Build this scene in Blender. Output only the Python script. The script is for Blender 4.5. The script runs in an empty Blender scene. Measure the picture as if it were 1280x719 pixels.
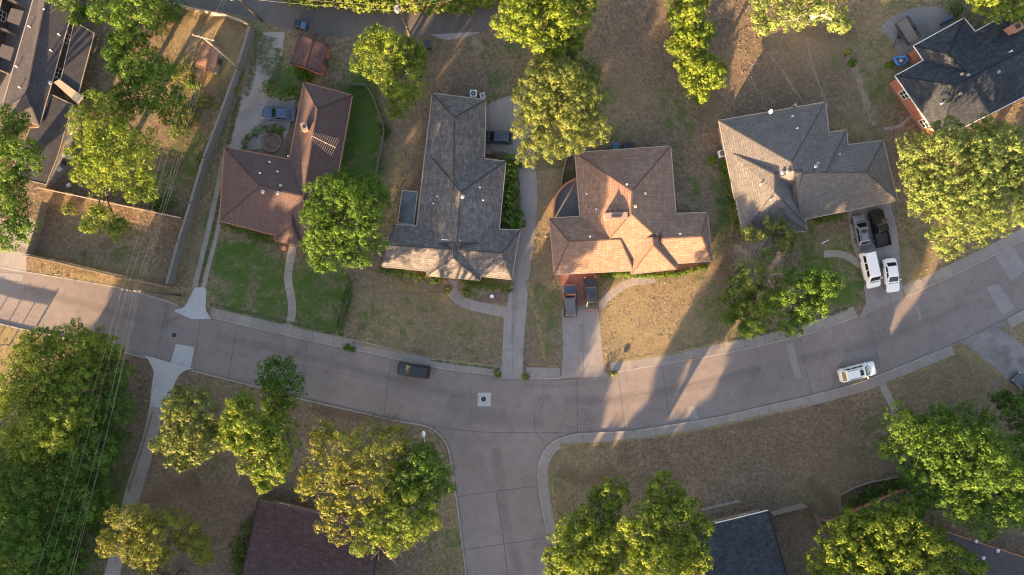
import bpy, bmesh, math, random
import numpy as np
from mathutils import Vector, Matrix
from mathutils.geometry import delaunay_2d_cdt
random.seed(7); RNG = np.random.default_rng(11)
S = bpy.context.scene; COL = S.collection
R = math.radians; PI = math.pi
H = 98.0; K = 1/8.707
G = 0.11                      # lawn level above the street
SUN_EL = 10.5; SD = Vector((0.5, 0.866, 0)).normalized()

def P(px, py, z=G):
    f = (1 - z/H)*K
    return Vector(((px-640)*f, (359.5-py)*f, z))
def PP(pts, z=G): return [P(a, b, z) for a, b in pts]

# ------------------------------------------------------------ objects
def tag(o, label=None, cat=None, group=None, kind=None):
    for k, v in (('label', label), ('category', cat), ('group', group), ('kind', kind)):
        if v: o[k] = v
    return o
def thing(name, loc, label, cat, group=None, rz=0.0):
    o = bpy.data.objects.new(name, None); COL.objects.link(o)
    o.location = loc; o.rotation_euler = (0, 0, rz); o.empty_display_size = .3
    return tag(o, label, cat, group)
def link(name, me, parent=None, mat=None):
    o = bpy.data.objects.new(name, me); COL.objects.link(o)
    if parent: o.parent = parent
    if mat: me.materials.append(mat)
    return o
class MB:
    """verts and faces of one mesh; world=True geometry is shifted to the parent's base on build"""
    def __init__(s): s.v = []; s.f = []; s.uv = []; s.m = []; s.mi = 0
    def face(s, pts, uv=None):
        n = len(s.v); s.v += [tuple(p) for p in pts]; s.f.append(list(range(n, n+len(pts))))
        s.uv.append(uv); s.m.append(s.mi)
    def add(s, vs, fs):
        n = len(s.v); s.v += [tuple(p) for p in vs]
        for f in fs: s.f.append([i+n for i in f]); s.uv.append(None); s.m.append(s.mi)
    def box(s, c, d, rz=0, taper=1.0, M=None):
        x, y, z = d[0]/2, d[1]/2, d[2]/2; vs = []
        for k, t in ((-z, 1), (z, taper)):
            for a, b in ((-x, -y), (x, -y), (x, y), (-x, y)): vs.append(Vector((a*t, b*t, k)))
        rot = M if M is not None else Matrix.Rotation(rz, 3, 'Z')
        vs = [rot @ v + Vector(c) for v in vs]
        s.add(vs, [(3, 2, 1, 0), (4, 5, 6, 7), (0, 1, 5, 4), (1, 2, 6, 5), (2, 3, 7, 6), (3, 0, 4, 7)])
    def bar(s, a, b, w, h=None):
        a = Vector(a); b = Vector(b); h = h or w; d = b-a
        if d.length < 1e-5: return
        q = d.to_track_quat('X', 'Z').to_matrix()
        s.box((a+b)/2, (d.length, w, h), M=q)
    def tube(s, pts, rs, n=8, cap=True):
        pts = [Vector(p) for p in pts]
        if not hasattr(rs, '__len__'): rs = [rs]*len(pts)
        base = len(s.v); prev = None; vs = []; fs = []
        for i, p in enumerate(pts):
            d = (pts[min(i+1, len(pts)-1)]-pts[max(i-1, 0)]).normalized()
            u = d.orthogonal().normalized() if prev is None else (prev - d*prev.dot(d)).normalized()
            prev = u; w = d.cross(u)
            for k in range(n):
                a = 2*PI*k/n; vs.append(p+(u*math.cos(a)+w*math.sin(a))*rs[i])
        for i in range(len(pts)-1):
            for k in range(n):
                a = i*n+k; b = i*n+(k+1) % n; fs.append((a, b, b+n, a+n))
        if cap: fs.append(tuple(range(n))[::-1]); fs.append(tuple(range(len(vs)-n, len(vs))))
        s.add(vs, fs)
    def cyl(s, c, r, h, n=14, r2=None):
        c = Vector(c); s.tube([c, c+Vector((0, 0, h))], [r, r if r2 is None else r2], n)
    def poly(s, pts, z0, z1):
        n = len(pts); vs = [(p[0], p[1], z0) for p in pts]+[(p[0], p[1], z1) for p in pts]
        s.add(vs, [list(range(n))[::-1], list(range(n, 2*n))]+[(i, (i+1) % n, n+(i+1) % n, n+i) for i in range(n)])
    def ball(s, c, r, sz=(1, 1, 1), n=10, m=7):
        vs = []; fs = []
        for i in range(m+1):
            t = PI*i/m
            for k in range(n):
                a = 2*PI*k/n
                vs.append((c[0]+r*sz[0]*math.sin(t)*math.cos(a), c[1]+r*sz[1]*math.sin(t)*math.sin(a), c[2]+r*sz[2]*math.cos(t)))
        for i in range(m):
            for k in range(n): fs.append((i*n+k, (i+1)*n+k, (i+1)*n+(k+1) % n, i*n+(k+1) % n))
        s.add(vs, fs)
    def build(s, name, mats, parent=None, world=True, smooth=False, bevel=0):
        if not isinstance(mats, (list, tuple)): mats = [mats]
        off = Vector((0, 0, 0))
        if parent is not None and world:
            p = parent
            while p is not None: off += Vector(p.location); p = p.parent
        me = bpy.data.meshes.new(name)
        me.from_pydata([(v[0]-off.x, v[1]-off.y, v[2]-off.z) for v in s.v], [], s.f)
        for m in mats: me.materials.append(m)
        if any(u for u in s.uv):
            l = me.uv_layers.new(name='UVMap'); k = 0
            for f, u in zip(s.f, s.uv):
                for i in range(len(f)):
                    l.data[k].uv = u[i] if u else (0, 0); k += 1
        if len(mats) > 1: me.polygons.foreach_set('material_index', s.m)
        if smooth: me.polygons.foreach_set('use_smooth', [True]*len(me.polygons))
        me.update()
        o = link(name, me, parent)
        if bevel:
            b = o.modifiers.new('b', 'BEVEL'); b.width = bevel; b.segments = 2; b.limit_method = 'ANGLE'
        return o

# ------------------------------------------------------------ materials
def newmat(name):
    m = bpy.data.materials.new(name); m.use_nodes = True
    nt = m.node_tree; nt.nodes.clear()
    o = nt.nodes.new('ShaderNodeOutputMaterial'); b = nt.nodes.new('ShaderNodeBsdfPrincipled')
    nt.links.new(b.outputs[0], o.inputs[0]); return m, nt, b, o
class N:
    def __init__(s, nt): s.nt = nt
    def n(s, t, **k):
        o = s.nt.nodes.new(t)
        for a, v in k.items(): setattr(o, a, v)
        return o
    def l(s, a, b): s.nt.links.new(a, b)
    def coord(s, kind='Object'): return s.n('ShaderNodeTexCoord').outputs[kind]
    def map(s, v, sc=(1, 1, 1), rz=0):
        m = s.n('ShaderNodeMapping'); m.inputs['Scale'].default_value = sc; m.inputs['Rotation'].default_value = (0, 0, rz)
        s.l(v, m.inputs[0]); return m.outputs[0]
    def noise(s, v, sc, det=4, rough=.55, dist=0):
        x = s.n('ShaderNodeTexNoise'); x.inputs['Scale'].default_value = sc; x.inputs['Detail'].default_value = det
        x.inputs['Roughness'].default_value = rough; x.inputs['Distortion'].default_value = dist
        s.l(v, x.inputs['Vector']); return x.outputs['Fac']
    def ramp(s, f, stops, interp='LINEAR'):
        r = s.n('ShaderNodeValToRGB'); cr = r.color_ramp; cr.interpolation = interp
        while len(cr.elements) < len(stops): cr.elements.new(.5)
        for e, (p, c) in zip(cr.elements, stops):
            e.position = p; e.color = (*c, 1) if len(c) == 3 else c
        s.l(f, r.inputs[0]); return r.outputs[0]
    def rng(s, f, a, b, c=0, d=1):
        m = s.n('ShaderNodeMapRange'); m.inputs[1].default_value = a; m.inputs[2].default_value = b
        m.inputs[3].default_value = c; m.inputs[4].default_value = d; s.l(f, m.inputs[0]); return m.outputs[0]
    def mix(s, f, a, b, mode='MIX'):
        m = s.n('ShaderNodeMix', data_type='RGBA', blend_type=mode)
        if isinstance(f, (int, float)): m.inputs[0].default_value = f
        else: s.l(f, m.inputs[0])
        for i, c in ((6, a), (7, b)):
            if isinstance(c, tuple): m.inputs[i].default_value = (*c, 1)
            else: s.l(c, m.inputs[i])
        return m.outputs[2]
    def math(s, op, a, b=0.0):
        m = s.n('ShaderNodeMath', operation=op)
        for i, c in ((0, a), (1, b)):
            if isinstance(c, (int, float)): m.inputs[i].default_value = c
            else: s.l(c, m.inputs[i])
        return m.outputs[0]
    def bump(s, h, st, dist, bsdf):
        b = s.n('ShaderNodeBump'); b.inputs['Strength'].default_value = st; b.inputs['Distance'].default_value = dist
        s.l(h, b.inputs['Height']); s.l(b.outputs[0], bsdf.inputs['Normal'])
def plain(name, col, rough=.7, metal=0, var=.12, sc=3.0, coat=0, spec=None):
    m, nt, b, o = newmat(name); g = N(nt)
    f = g.noise(g.coord(), sc, 5)
    a = tuple(c*(1-var) for c in col); c2 = tuple(min(1, c*(1+var)) for c in col)
    g.l(g.ramp(f, [(.3, a), (.7, c2)]), b.inputs['Base Color'])
    b.inputs['Roughness'].default_value = rough; b.inputs['Metallic'].default_value = metal
    b.inputs['Coat Weight'].default_value = coat
    if spec is not None: b.inputs['Specular IOR Level'].default_value = spec
    return m
def concrete(name, base, joint=0, crack=.5, tone=.16, warm=(1, 1, 1), jc=.45):
    """cast concrete: blotches, fine grain, cracks; joint = slab length along the UV's u"""
    m, nt, b, o = newmat(name); g = N(nt); c = g.coord()
    big = g.noise(c, .09, 3); mid = g.noise(c, .7, 6, .65); fine = g.noise(c, 9, 4, .7)
    f = g.math('ADD', g.math('MULTIPLY', big, .5), g.math('ADD', g.math('MULTIPLY', mid, .35), g.math('MULTIPLY', fine, .25)))
    lo = tuple(x*(1-tone)*w for x, w in zip(base, warm)); hi = tuple(x*(1+tone) for x in base)
    col = g.ramp(f, [(.38, lo), (.68, hi)])
    st = g.noise(c, .33, 7, .7, 1.2)
    col = g.mix(g.rng(st, .52, .70, 0, .5), col, tuple(x*.58 for x in base))
    sp_ = g.noise(c, 3.2, 8, .8)
    col = g.mix(g.rng(sp_, .50, .68, 0, .4), col, tuple(x*.55 for x in base)); col = g.mix(g.rng(sp_, .46, .34, 0, .3), col, tuple(min(1, x*1.35) for x in base))
    if crack:
        v = g.n('ShaderNodeTexVoronoi', feature='DISTANCE_TO_EDGE'); v.inputs['Scale'].default_value = .16
        w = g.n('ShaderNodeVectorMath', operation='ADD'); nn = g.n('ShaderNodeTexNoise'); nn.inputs['Scale'].default_value = .5
        nn.inputs['Detail'].default_value = 6
        g.l(c, nn.inputs['Vector'])
        sc = g.n('ShaderNodeVectorMath', operation='SCALE'); sc.inputs[3].default_value = 3.0
        g.l(nn.outputs['Color'], sc.inputs[0]); g.l(c, w.inputs[0]); g.l(sc.outputs[0], w.inputs[1]); g.l(w.outputs[0], v.inputs['Vector'])
        k = g.rng(v.outputs['Distance'], .0, .005, .7, 0)
        k = g.math('MULTIPLY', k, g.rng(g.noise(c, .12, 2), .48, .58, 0, crack))
        col = g.mix(k, col, tuple(x*.4 for x in base))
    if joint:
        u = g.n('ShaderNodeSeparateXYZ'); g.l(g.coord('UV'), u.inputs[0])
        fr = g.math('FRACT', g.math('DIVIDE', u.outputs[0], joint))
        k = g.math('LESS_THAN', fr, .10/joint)
        k = g.math('MULTIPLY', k, g.rng(g.noise(c, .6, 3), .4, .65, .1, .8))
        col = g.mix(k, col, tuple(x*jc for x in base))
        cell = g.math('FLOOR', g.math('DIVIDE', u.outputs[0], joint))
        wn = g.n('ShaderNodeTexWhiteNoise', noise_dimensions='1D'); g.l(cell, wn.inputs['W'])
        col = g.mix(g.rng(wn.outputs['Value'], 0, 1, 0, .3), col, tuple(x*.7 for x in base))
    g.l(col, b.inputs['Base Color']); b.inputs['Roughness'].default_value = .85
    g.bump(fine, .35, .02, b); return m
def shingle(name, cols, rough=.9, row=.22, w=.5, blotch=.25):
    m, nt, b, o = newmat(name); g = N(nt); uv = g.coord('UV'); c = g.coord()
    br = g.n('ShaderNodeTexBrick'); br.inputs['Scale'].default_value = 1; br.inputs['Brick Width'].default_value = w
    br.inputs['Row Height'].default_value = row; br.inputs['Mortar Size'].default_value = .022; br.inputs['Bias'].default_value = 0
    br.inputs['Color1'].default_value = (*cols[0], 1); br.inputs['Color2'].default_value = (*cols[1], 1)
    br.inputs['Mortar'].default_value = (*[x*.45 for x in cols[0]], 1); br.offset = .37; g.l(uv, br.inputs['Vector'])
    n1 = g.noise(c, 1.6, 6, .7); n2 = g.noise(c, .25, 4, .6, .6)
    sl = g.noise(g.map(uv, (2.2, .25, 1)), 1.2, 4, .6)
    col = g.mix(g.rng(n1, .4, .66, 0, .75), br.outputs['Color'], cols[2])
    col = g.mix(g.rng(n2, .45, .7, 0, blotch), col, tuple(x*.6 for x in cols[0]))
    col = g.mix(g.rng(sl, .5, .75, 0, .3), col, tuple(x*1.25 for x in cols[1]))
    g.l(col, b.inputs['Base Color']); b.inputs['Roughness'].default_value = rough; b.inputs['Specular IOR Level'].default_value = .25
    h = g.math('ADD', br.outputs['Fac'], g.math('MULTIPLY', n1, -.8)); g.bump(h, .6, -.02, b); return m
def brick(name, c1, c2, mortar, sc=1.0):
    m, nt, b, o = newmat(name); g = N(nt)
    geo = g.n('ShaderNodeNewGeometry'); sp = g.n('ShaderNodeSeparateXYZ'); g.l(g.coord(), sp.inputs[0])
    cm = g.n('ShaderNodeCombineXYZ'); g.l(g.math('ADD', sp.outputs[0], sp.outputs[1]), cm.inputs[0]); g.l(sp.outputs[2], cm.inputs[1])
    br = g.n('ShaderNodeTexBrick'); br.inputs['Scale'].default_value = sc; br.inputs['Brick Width'].default_value = .3
    br.inputs['Row Height'].default_value = .1; br.inputs['Mortar Size'].default_value = .012
    br.inputs['Color1'].default_value = (*c1, 1); br.inputs['Color2'].default_value = (*c2, 1); br.inputs['Mortar'].default_value = (*mortar, 1)
    g.l(cm.outputs[0], br.inputs['Vector'])
    col = g.mix(g.rng(g.noise(g.coord(), 1.3, 5), .4, .7, 0, .4), br.outputs['Color'], tuple(x*.7 for x in c1))
    g.l(col, b.inputs['Base Color']); b.inputs['Roughness'].default_value = .9; return m
def leafmat(name, lo, hi, trans=.22):
    m, nt, b, o = newmat(name); g = N(nt)
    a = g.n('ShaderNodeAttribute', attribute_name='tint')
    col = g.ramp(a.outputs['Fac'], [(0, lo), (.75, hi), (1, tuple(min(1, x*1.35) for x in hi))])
    col = g.mix(g.rng(g.noise(g.coord(), .45, 3), .42, .62, 0, .35), col, tuple(x*.75 for x in lo))
    g.l(col, b.inputs['Base Color']); b.inputs['Roughness'].default_value = .65; b.inputs['Specular IOR Level'].default_value = .18
    t = g.n('ShaderNodeBsdfTranslucent'); g.l(g.mix(.5, col, hi), t.inputs[0])
    mx = g.n('ShaderNodeMixShader'); mx.inputs[0].default_value = trans
    g.l(b.outputs[0], mx.inputs[1]); g.l(t.outputs[0], mx.inputs[2]); g.l(mx.outputs[0], o.inputs[0]); return m
def woodmat(name, a, b2, sc=(6, 6, .8)):
    m, nt, b, o = newmat(name); g = N(nt)
    f = g.noise(g.map(g.coord(), sc), 2.0, 6, .7)
    g.l(g.ramp(f, [(.3, a), (.7, b2)]), b.inputs['Base Color']); b.inputs['Roughness'].default_value = .9
    g.bump(f, .4, .02, b); return m
def glassmat(name, tint=(.02, .025, .03)):
    m, nt, b, o = newmat(name); g = N(nt)
    g.l(g.ramp(g.noise(g.coord(), 2, 2), [(.3, tint), (.7, tuple(x*1.6 for x in tint))]), b.inputs['Base Color'])
    b.inputs['Roughness'].default_value = .06; b.inputs['Specular IOR Level'].default_value = .8; return m
def paintmat(name, col, metal=.0, rough=.35):
    m, nt, b, o = newmat(name); g = N(nt)
    d = g.rng(g.noise(g.coord(), 2.5, 6, .7), .45, .75, 0, .35)
    g.l(g.mix(d, col, tuple(x*.6+.05 for x in col)), b.inputs['Base Color'])
    b.inputs['Roughness'].default_value = rough; b.inputs['Metallic'].default_value = metal
    b.inputs['Coat Weight'].default_value = .6; b.inputs['Coat Roughness'].default_value = .15; return m

def lawnmat():
    m, nt, b, o = newmat('lawn_turf'); g = N(nt); c = g.coord()
    a = g.n('ShaderNodeAttribute', attribute_name='cover'); sp = g.n('ShaderNodeSeparateColor'); g.l(a.outputs['Color'], sp.inputs[0])
    n0 = g.noise(c, .07, 4, .6, .5); n1 = g.noise(c, .45, 6, .72, .8); n2 = g.noise(c, 2.2, 6, .8, .4); n3 = g.noise(c, 9, 5, .8)
    dry = g.ramp(n2, [(.34, (.095, .072, .048)), (.48, (.205, .152, .098)), (.60, (.32, .245, .160))])
    dry2 = g.ramp(n2, [(.34, (.095, .070, .055)), (.5, (.190, .140, .105)), (.64, (.285, .218, .165))])
    col = g.mix(g.rng(n0, .42, .60), dry, dry2)
    col = g.mix(g.rng(n1, .50, .64, 0, .55), col, (.090, .085, .045))
    col = g.mix(g.rng(n3, .44, .62, 0, .7), col, (.062, .050, .036))
    n4 = g.noise(c, 4.2, 5, .8)
    col = g.mix(g.rng(n4, .54, .66, 0, .55), col, (.36, .28, .19)); col = g.mix(g.rng(n4, .45, .34, 0, .5), col, (.05, .038, .028))
    # straw (blue), bare soil (green channel), living grass (red)
    m3 = g.math('MULTIPLY', sp.outputs[2], g.rng(g.math('ADD', n1, g.math('MULTIPLY', n3, .4)), .5, .8, .3, 1))
    col = g.mix(m3, col, g.ramp(n3, [(.3, (.20, .15, .075)), (.7, (.36, .285, .155))]))
    m2 = g.math('MULTIPLY', sp.outputs[1], g.rng(n1, .38, .58, .35, 1))
    col = g.mix(m2, col, g.ramp(n2, [(.35, (.105, .070, .050)), (.65, (.20, .140, .105))]))
    e = g.math('ADD', sp.outputs[0], g.math('MULTIPLY', g.math('SUBTRACT', n1, .5), 3.0))
    e = g.math('ADD', e, g.math('MULTIPLY', g.math('SUBTRACT', n3, .5), 1.6))
    m1 = g.math('MULTIPLY', g.rng(e, .18, .85, 0, .95), g.rng(sp.outputs[0], .02, .22))
    grn = g.ramp(n3, [(.3, (.024, .050, .010)), (.5, (.052, .105, .020)), (.65, (.115, .165, .045))])
    col = g.mix(m1, col, grn)
    g.l(col, b.inputs['Base Color']); b.inputs['Roughness'].default_value = .95; b.inputs['Specular IOR Level'].default_value = .1
    h = g.math('ADD', g.math('MULTIPLY', n3, 1.0), g.math('MULTIPLY', n2, 1.2)); g.bump(h, .8, .09, b); return m

M = {}
M['lawn'] = lawnmat()
def worn(name, c1, lo=.45, hi=.6, sc=1.2, amax=.8):
    m, nt, b, o = newmat(name); g = N(nt); c = g.coord(); n = g.noise(c, sc, 8, .75); n3 = g.noise(c, 8, 4, .8)
    g.l(g.ramp(n3, [(.35, tuple(x*.6 for x in c1)), (.65, tuple(x*1.3 for x in c1))]), b.inputs['Base Color']); b.inputs['Roughness'].default_value = .95
    u = g.n('ShaderNodeSeparateXYZ'); g.l(g.coord('UV'), u.inputs[0]); v = u.outputs[1]
    ed = g.math('MULTIPLY', g.math('MULTIPLY', v, g.math('SUBTRACT', 1.0, v)), 4.0)
    a = g.math('MULTIPLY', g.rng(g.math('ADD', n, g.math('MULTIPLY', g.math('SUBTRACT', ed, .6), .22)), lo, hi, 0, amax), g.rng(ed, 0, .35))
    g.l(a, b.inputs['Alpha']); return m
M['ground'] = plain('soil', (.15, .105, .07), .95, sc=.8)
M['road'] = concrete('street_concrete', (.196, .162, .150), 0, .8, .22)
M['insul'] = plain('grey_insulator', (.32, .31, .30), .5)
M['road_new'] = concrete('pale_concrete', (.38, .375, .38), 0, .2, .1)
M['patch'] = concrete('patch_concrete', (.235, .212, .21), 0, 0, .12)
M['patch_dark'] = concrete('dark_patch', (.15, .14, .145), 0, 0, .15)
M['joint'] = plain('joint_tar', (.098, .086, .080), .8, sc=2, var=.4)
M['alley'] = concrete('alley_asphalt', (.100, .086, .080), 0, .9, .25)
M['walk'] = concrete('pavement_concrete', (.235, .205, .185), 1.5, 0, .2)
M['kerb'] = concrete('kerb_concrete', (.31, .285, .265), 3.0, 0, .18)
M['drive'] = concrete('drive_concrete', (.235, .208, .200), 3.4, .6, .2)
M['drive_old'] = concrete('old_drive_concrete', (.25, .222, .205), 0, 1, .28)
M['redpave'] = brick('red_paving', (.20, .095, .072), (.25, .125, .10), (.22, .15, .12))
M['path'] = concrete('path_concrete', (.26, .225, .20), 1.2, 0, .2)
M['worn_pale'] = worn('worn_pale_track', (.34, .27, .19), .42, .62, 1.0, .6); M['weeds'] = worn('creeping_weeds', (.075, .100, .035), .42, .66, 1.6, .85)
M['litter'] = worn('leaf_litter', (.15, .10, .06), .44, .72, 2.2, .55); M['stain'] = worn('oil_stain', (.12, .105, .100), .36, .70, .35, .18)
M['straw'] = worn('straw_verge', (.27, .21, .10), .42, .6, 1.4, .75)
M['dirt'] = plain('bare_dirt', (.15, .105, .075), .95, sc=2, var=.35)
M['patio'] = concrete('patio_slab', (.165, .16, .16), 0, .3, .2)
M['roofA'] = shingle('brown_shingle', ((.098, .064, .062), (.120, .080, .076), (.080, .054, .054)), row=.3, w=.9)
M['roofB'] = shingle('grey_shingle', ((.105, .097, .096), (.20, .180, .170), (.070, .066, .072)), row=.3, w=.7)
M['roofC'] = shingle('pinkish_shingle', ((.215, .132, .100), (.300, .195, .145), (.165, .103, .085)), row=.34, w=.9)
M['roofL'] = shingle('tan_orange_shingle', ((.30, .15, .09), (.36, .20, .13), (.24, .12, .08)), row=.3, w=.6)
M['roofD'] = shingle('light_grey_shingle', ((.128, .117, .114), (.172, .158, .152), (.098, .092, .092)), row=.3, w=.8)
M['roofE'] = shingle('slate_blue_shingle', ((.030, .037, .048), (.060, .068, .080), (.018, .022, .030)), row=.3, w=.9)
M['roofF'] = shingle('charcoal_shingle', ((.066, .060, .066), (.084, .076, .080), (.052, .049, .055)), row=.3, w=.9)
M['roofF2'] = plain('dark_membrane', (.026, .026, .032), .85, var=.35, sc=1.2)
M['roofG'] = shingle('maroon_shingle', ((.066, .038, .040), (.105, .064, .062), (.046, .029, .032)), row=.34, w=.8)
M['brickred'] = brick('red_brick', (.30, .085, .055), (.36, .12, .08), (.30, .2, .16))
M['bricktan'] = brick('tan_brick', (.30, .21, .15), (.38, .27, .19), (.3, .27, .24))
M['brickbrown'] = brick('brown_brick', (.20, .11, .08), (.26, .15, .11), (.25, .2, .17))
M['trimwhite'] = plain('white_trim', (.68, .66, .62), .6, sc=4)
M['trimtan'] = plain('tan_trim', (.34, .27, .21), .7, sc=4)
M['trimdark'] = plain('dark_trim', (.08, .065, .06), .7, sc=4)
M['trimorange'] = plain('rust_trim', (.36, .15, .08), .7, sc=4)
M['glass'] = glassmat('window_glass'); M['skyglass'] = glassmat('tinted_panel', (.045, .055, .06))
M['chimney'] = brick('chimney_brick', (.36, .15, .10), (.42, .2, .14), (.3, .22, .18))
M['metal'] = plain('galvanised_metal', (.48, .48, .48), .4, .7, sc=5)
M['white'] = plain('white_plastic', (.75, .75, .74), .5, sc=5)
M['dark'] = plain('dark_iron', (.03, .03, .032), .6, sc=5)
M['fence'] = woodmat('weathered_wood', (.16, .125, .095), (.30, .245, .19))
M['fencepale'] = woodmat('pale_wood', (.30, .235, .165), (.46, .38, .28))
M['fencegrey'] = woodmat('grey_wood', (.115, .10, .09), (.225, .20, .18))
M['bark'] = woodmat('bark', (.06, .045, .032), (.14, .11, .085))
M['barkpale'] = woodmat('pale_bark', (.30, .26, .22), (.48, .42, .37))
M['pole'] = woodmat('pole_wood', (.07, .05, .04), (.13, .10, .08))
M['polepale'] = woodmat('pale_pole_wood', (.17, .14, .11), (.26, .22, .18))
M['bindark'] = plain('dark_bin', (.012, .018, .028), .5); M['binblue'] = plain('blue_bin', (.03, .09, .16), .5)
M['tarp'] = plain('blue_tarp', (.05, .17, .38), .5, var=.3, sc=4)
M['wire'] = plain('wire_metal', (.22, .21, .20), .5, .2)
M['lf_bright'] = leafmat('leaf_bright', (.070, .125, .014), (.185, .238, .030))
M['lf_green'] = leafmat('leaf_green', (.040, .095, .012), (.105, .185, .024))
M['lf_dark'] = leafmat('leaf_dark', (.034, .082, .012), (.082, .160, .022))
M['lf_olive'] = leafmat('leaf_olive', (.080, .108, .024), (.190, .225, .055))
M['lf_yellow'] = leafmat('leaf_yellow', (.100, .112, .018), (.240, .250, .040))
M['lf_pale'] = leafmat('leaf_pale', (.095, .135, .034), (.200, .260, .070))
M['lf_dry'] = leafmat('grass_dry', (.11, .078, .050), (.34, .25, .16), .1); M['lf_lawn'] = leafmat('grass_green', (.035, .070, .014), (.10, .165, .035), .1)
BLOCKS = []; PAVED = []; HOUSES = []
M['tyre'] = plain('tyre_rubber', (.015, .015, .015), .9); M['rim'] = plain('wheel_rim', (.4, .4, .41), .35, .8)
M['carglass'] = glassmat('car_glass', (.008, .010, .012)); M['lamp'] = plain('headlamp', (.7, .7, .68), .15)
M['tail'] = plain('tail_lamp', (.35, .01, .01), .25)
EXPO = 2.62; SKY = .104; SUNC = (1, .73, .41); WB = 7300
SHADE_TREES = [(-44, -54, 23, 5), (-37, -58, 22, 6), (-27, -64, 15, 7), (-33, -62, 14, 6), (-23, -64, 15.5, 6), (-18, -64, 15, 6), (-12, -62, 14, 6), (-6.5, -62, 14, 6.5), (1, -61, 14, 6), (6, -63, 14, 5.5), (9.5, -64, 13.5, 4.8), (13.8, -62, 11.3, 2.6), (16.5, -62, 11.3, 3.4), (21.5, -64, 9.3, 4.2), (27, -64, 16.5, 3.1),
    (30.6, -62, 8.8, 2.2), (35.6, -62, 17, 4.8), (38.5, -62, 20, 3.6), (42, -60, 17, 5.6), (45, -60, 17, 4.8), (50.6, -60, 10.2, 2.2), (55.9, -58, 17, 5.2), (60, -58, 18, 6), (67, -56, 18, 7), (78, -56, 17, 8)]  # unseen shading trees: heights and gaps chosen to shape the sun streaks
# ------------------------------------------------------------ setting
def crom(pts, n=6):
    out = []; L = len(pts)
    for i in range(L-1):
        p0, p1, p2, p3 = [Vector(pts[max(0, min(L-1, j))]).to_2d() for j in (i-1, i, i+1, i+2)]
        for k in range(n):
            t = k/n
            out.append(.5*((2*p1)+(p2-p0)*t+(2*p0-5*p1+4*p2-p3)*t*t+(3*p1-p0-3*p2+p3)*t**3))
    out.append(Vector(pts[-1]).to_2d()); return [(p.x, p.y) for p in out]
def inpoly(x, y, poly):
    r = False; j = len(poly)-1
    for i in range(len(poly)):
        a, b = poly[i], poly[j]
        if (a[1] > y) != (b[1] > y) and x < (b[0]-a[0])*(y-a[1])/(b[1]-a[1]+1e-12)+a[0]: r = not r
        j = i
    return r
def resample(pts, step):
    pts = [Vector(p).to_2d() for p in pts]; out = [pts[0]]; acc = 0
    for a, b in zip(pts, pts[1:]):
        d = (b-a).length
        while acc+d >= step:
            t = (step-acc)/d; a = a+(b-a)*t; out.append(a.copy()); d = (b-a).length; acc = 0
        acc += d
    out.append(pts[-1]); return out
def flat(pts, z):                       # px points to world xy
    return [P(a, b, z) for a, b in pts]
def sheet(name, pts, z, mat, kind='structure', thick=None, **tg):
    w = flat(pts, z); b = MB()
    if name in ('driveway', 'patio', 'road', 'bed') and len(pts) and name != 'road' or mat is M['alley']: PAVED.append([(p.x, p.y) for p in w])
    if thick: b.poly(w, z-thick, z)
    else: b.face(w, [(p.x, p.y) for p in w])
    o = b.build(name, mat)
    return tag(o, kind=kind, **tg)
def strip(name, A, B, z, mat, norm=False):
    """ribbon between two px lines with the same number of points; UV u in metres along it"""
    b = MB(); u = 0
    wa = flat(A, z); wb = flat(B, z)
    if name in ('path', 'sidewalk'): PAVED.append([(p.x, p.y) for p in wa+wb[::-1]])
    for i in range(len(wa)-1):
        d = ((wa[i+1]+wb[i+1])/2-(wa[i]+wb[i])/2).length; wd = 1 if norm else (wa[i]-wb[i]).length
        b.face([wa[i], wb[i], wb[i+1], wa[i+1]], [(u, 0), (u, wd), (u+d, wd), (u+d, 0)]); u += d
    return tag(b.build(name, mat), kind='structure')
def offset(pts, d):                    # px polyline, d px to its left (image-space)
    out = []
    for i in range(len(pts)):
        a = Vector(pts[max(0, i-1)]); c = Vector(pts[min(len(pts)-1, i+1)]); t = (c-a).normalized()
        out.append((pts[i][0]+t.y*d, pts[i][1]-t.x*d))
    return out
def ribbon(name, pts, w, z, mat, n=6, norm=False):
    L = crom(pts, n) if n > 1 else pts
    return strip(name, offset(L, w/2), offset(L, -w/2), z, mat, norm)

NK = crom([(-420, 215), (-200, 290), (-60, 321), (0, 334), (35, 341), (100, 352), (150, 361), (205, 376), (232, 387), (263, 397), (330, 413), (400, 429), (460, 441),
      (538, 459), (616, 469), (655, 473), (720, 473.5), (762, 467), (810, 459), (903, 443), (957, 431), (1010, 418), (1038, 408), (1072, 396),
      (1129, 373), (1205, 338), (1280, 300), (1400, 235), (1750, 30)], 5)
SW = crom([(-420, 280), (-200, 352), (0, 404), (64, 418), (120, 431), (172, 444), (239, 462), (322, 483), (369, 496), (460, 517), (500, 526), (527, 530.5), (543, 537),
      (556, 550), (563, 568), (568, 602), (573.5, 639), (583, 714), (600, 850), (635, 1150)], 5)
SE = crom([(775, 1150), (712, 820), (692, 719), (685, 675), (677, 635), (672, 600), (673, 580), (680, 563), (692, 551), (710, 544), (732, 541), (785, 538.5),
      (820, 533.5), (855, 528), (907, 519), (931, 513), (1009, 495), (1072, 478), (1096, 469), (1149, 448), (1199, 427), (1252, 402), (1280, 387),
      (1400, 325), (1750, 130)], 5)

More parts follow.
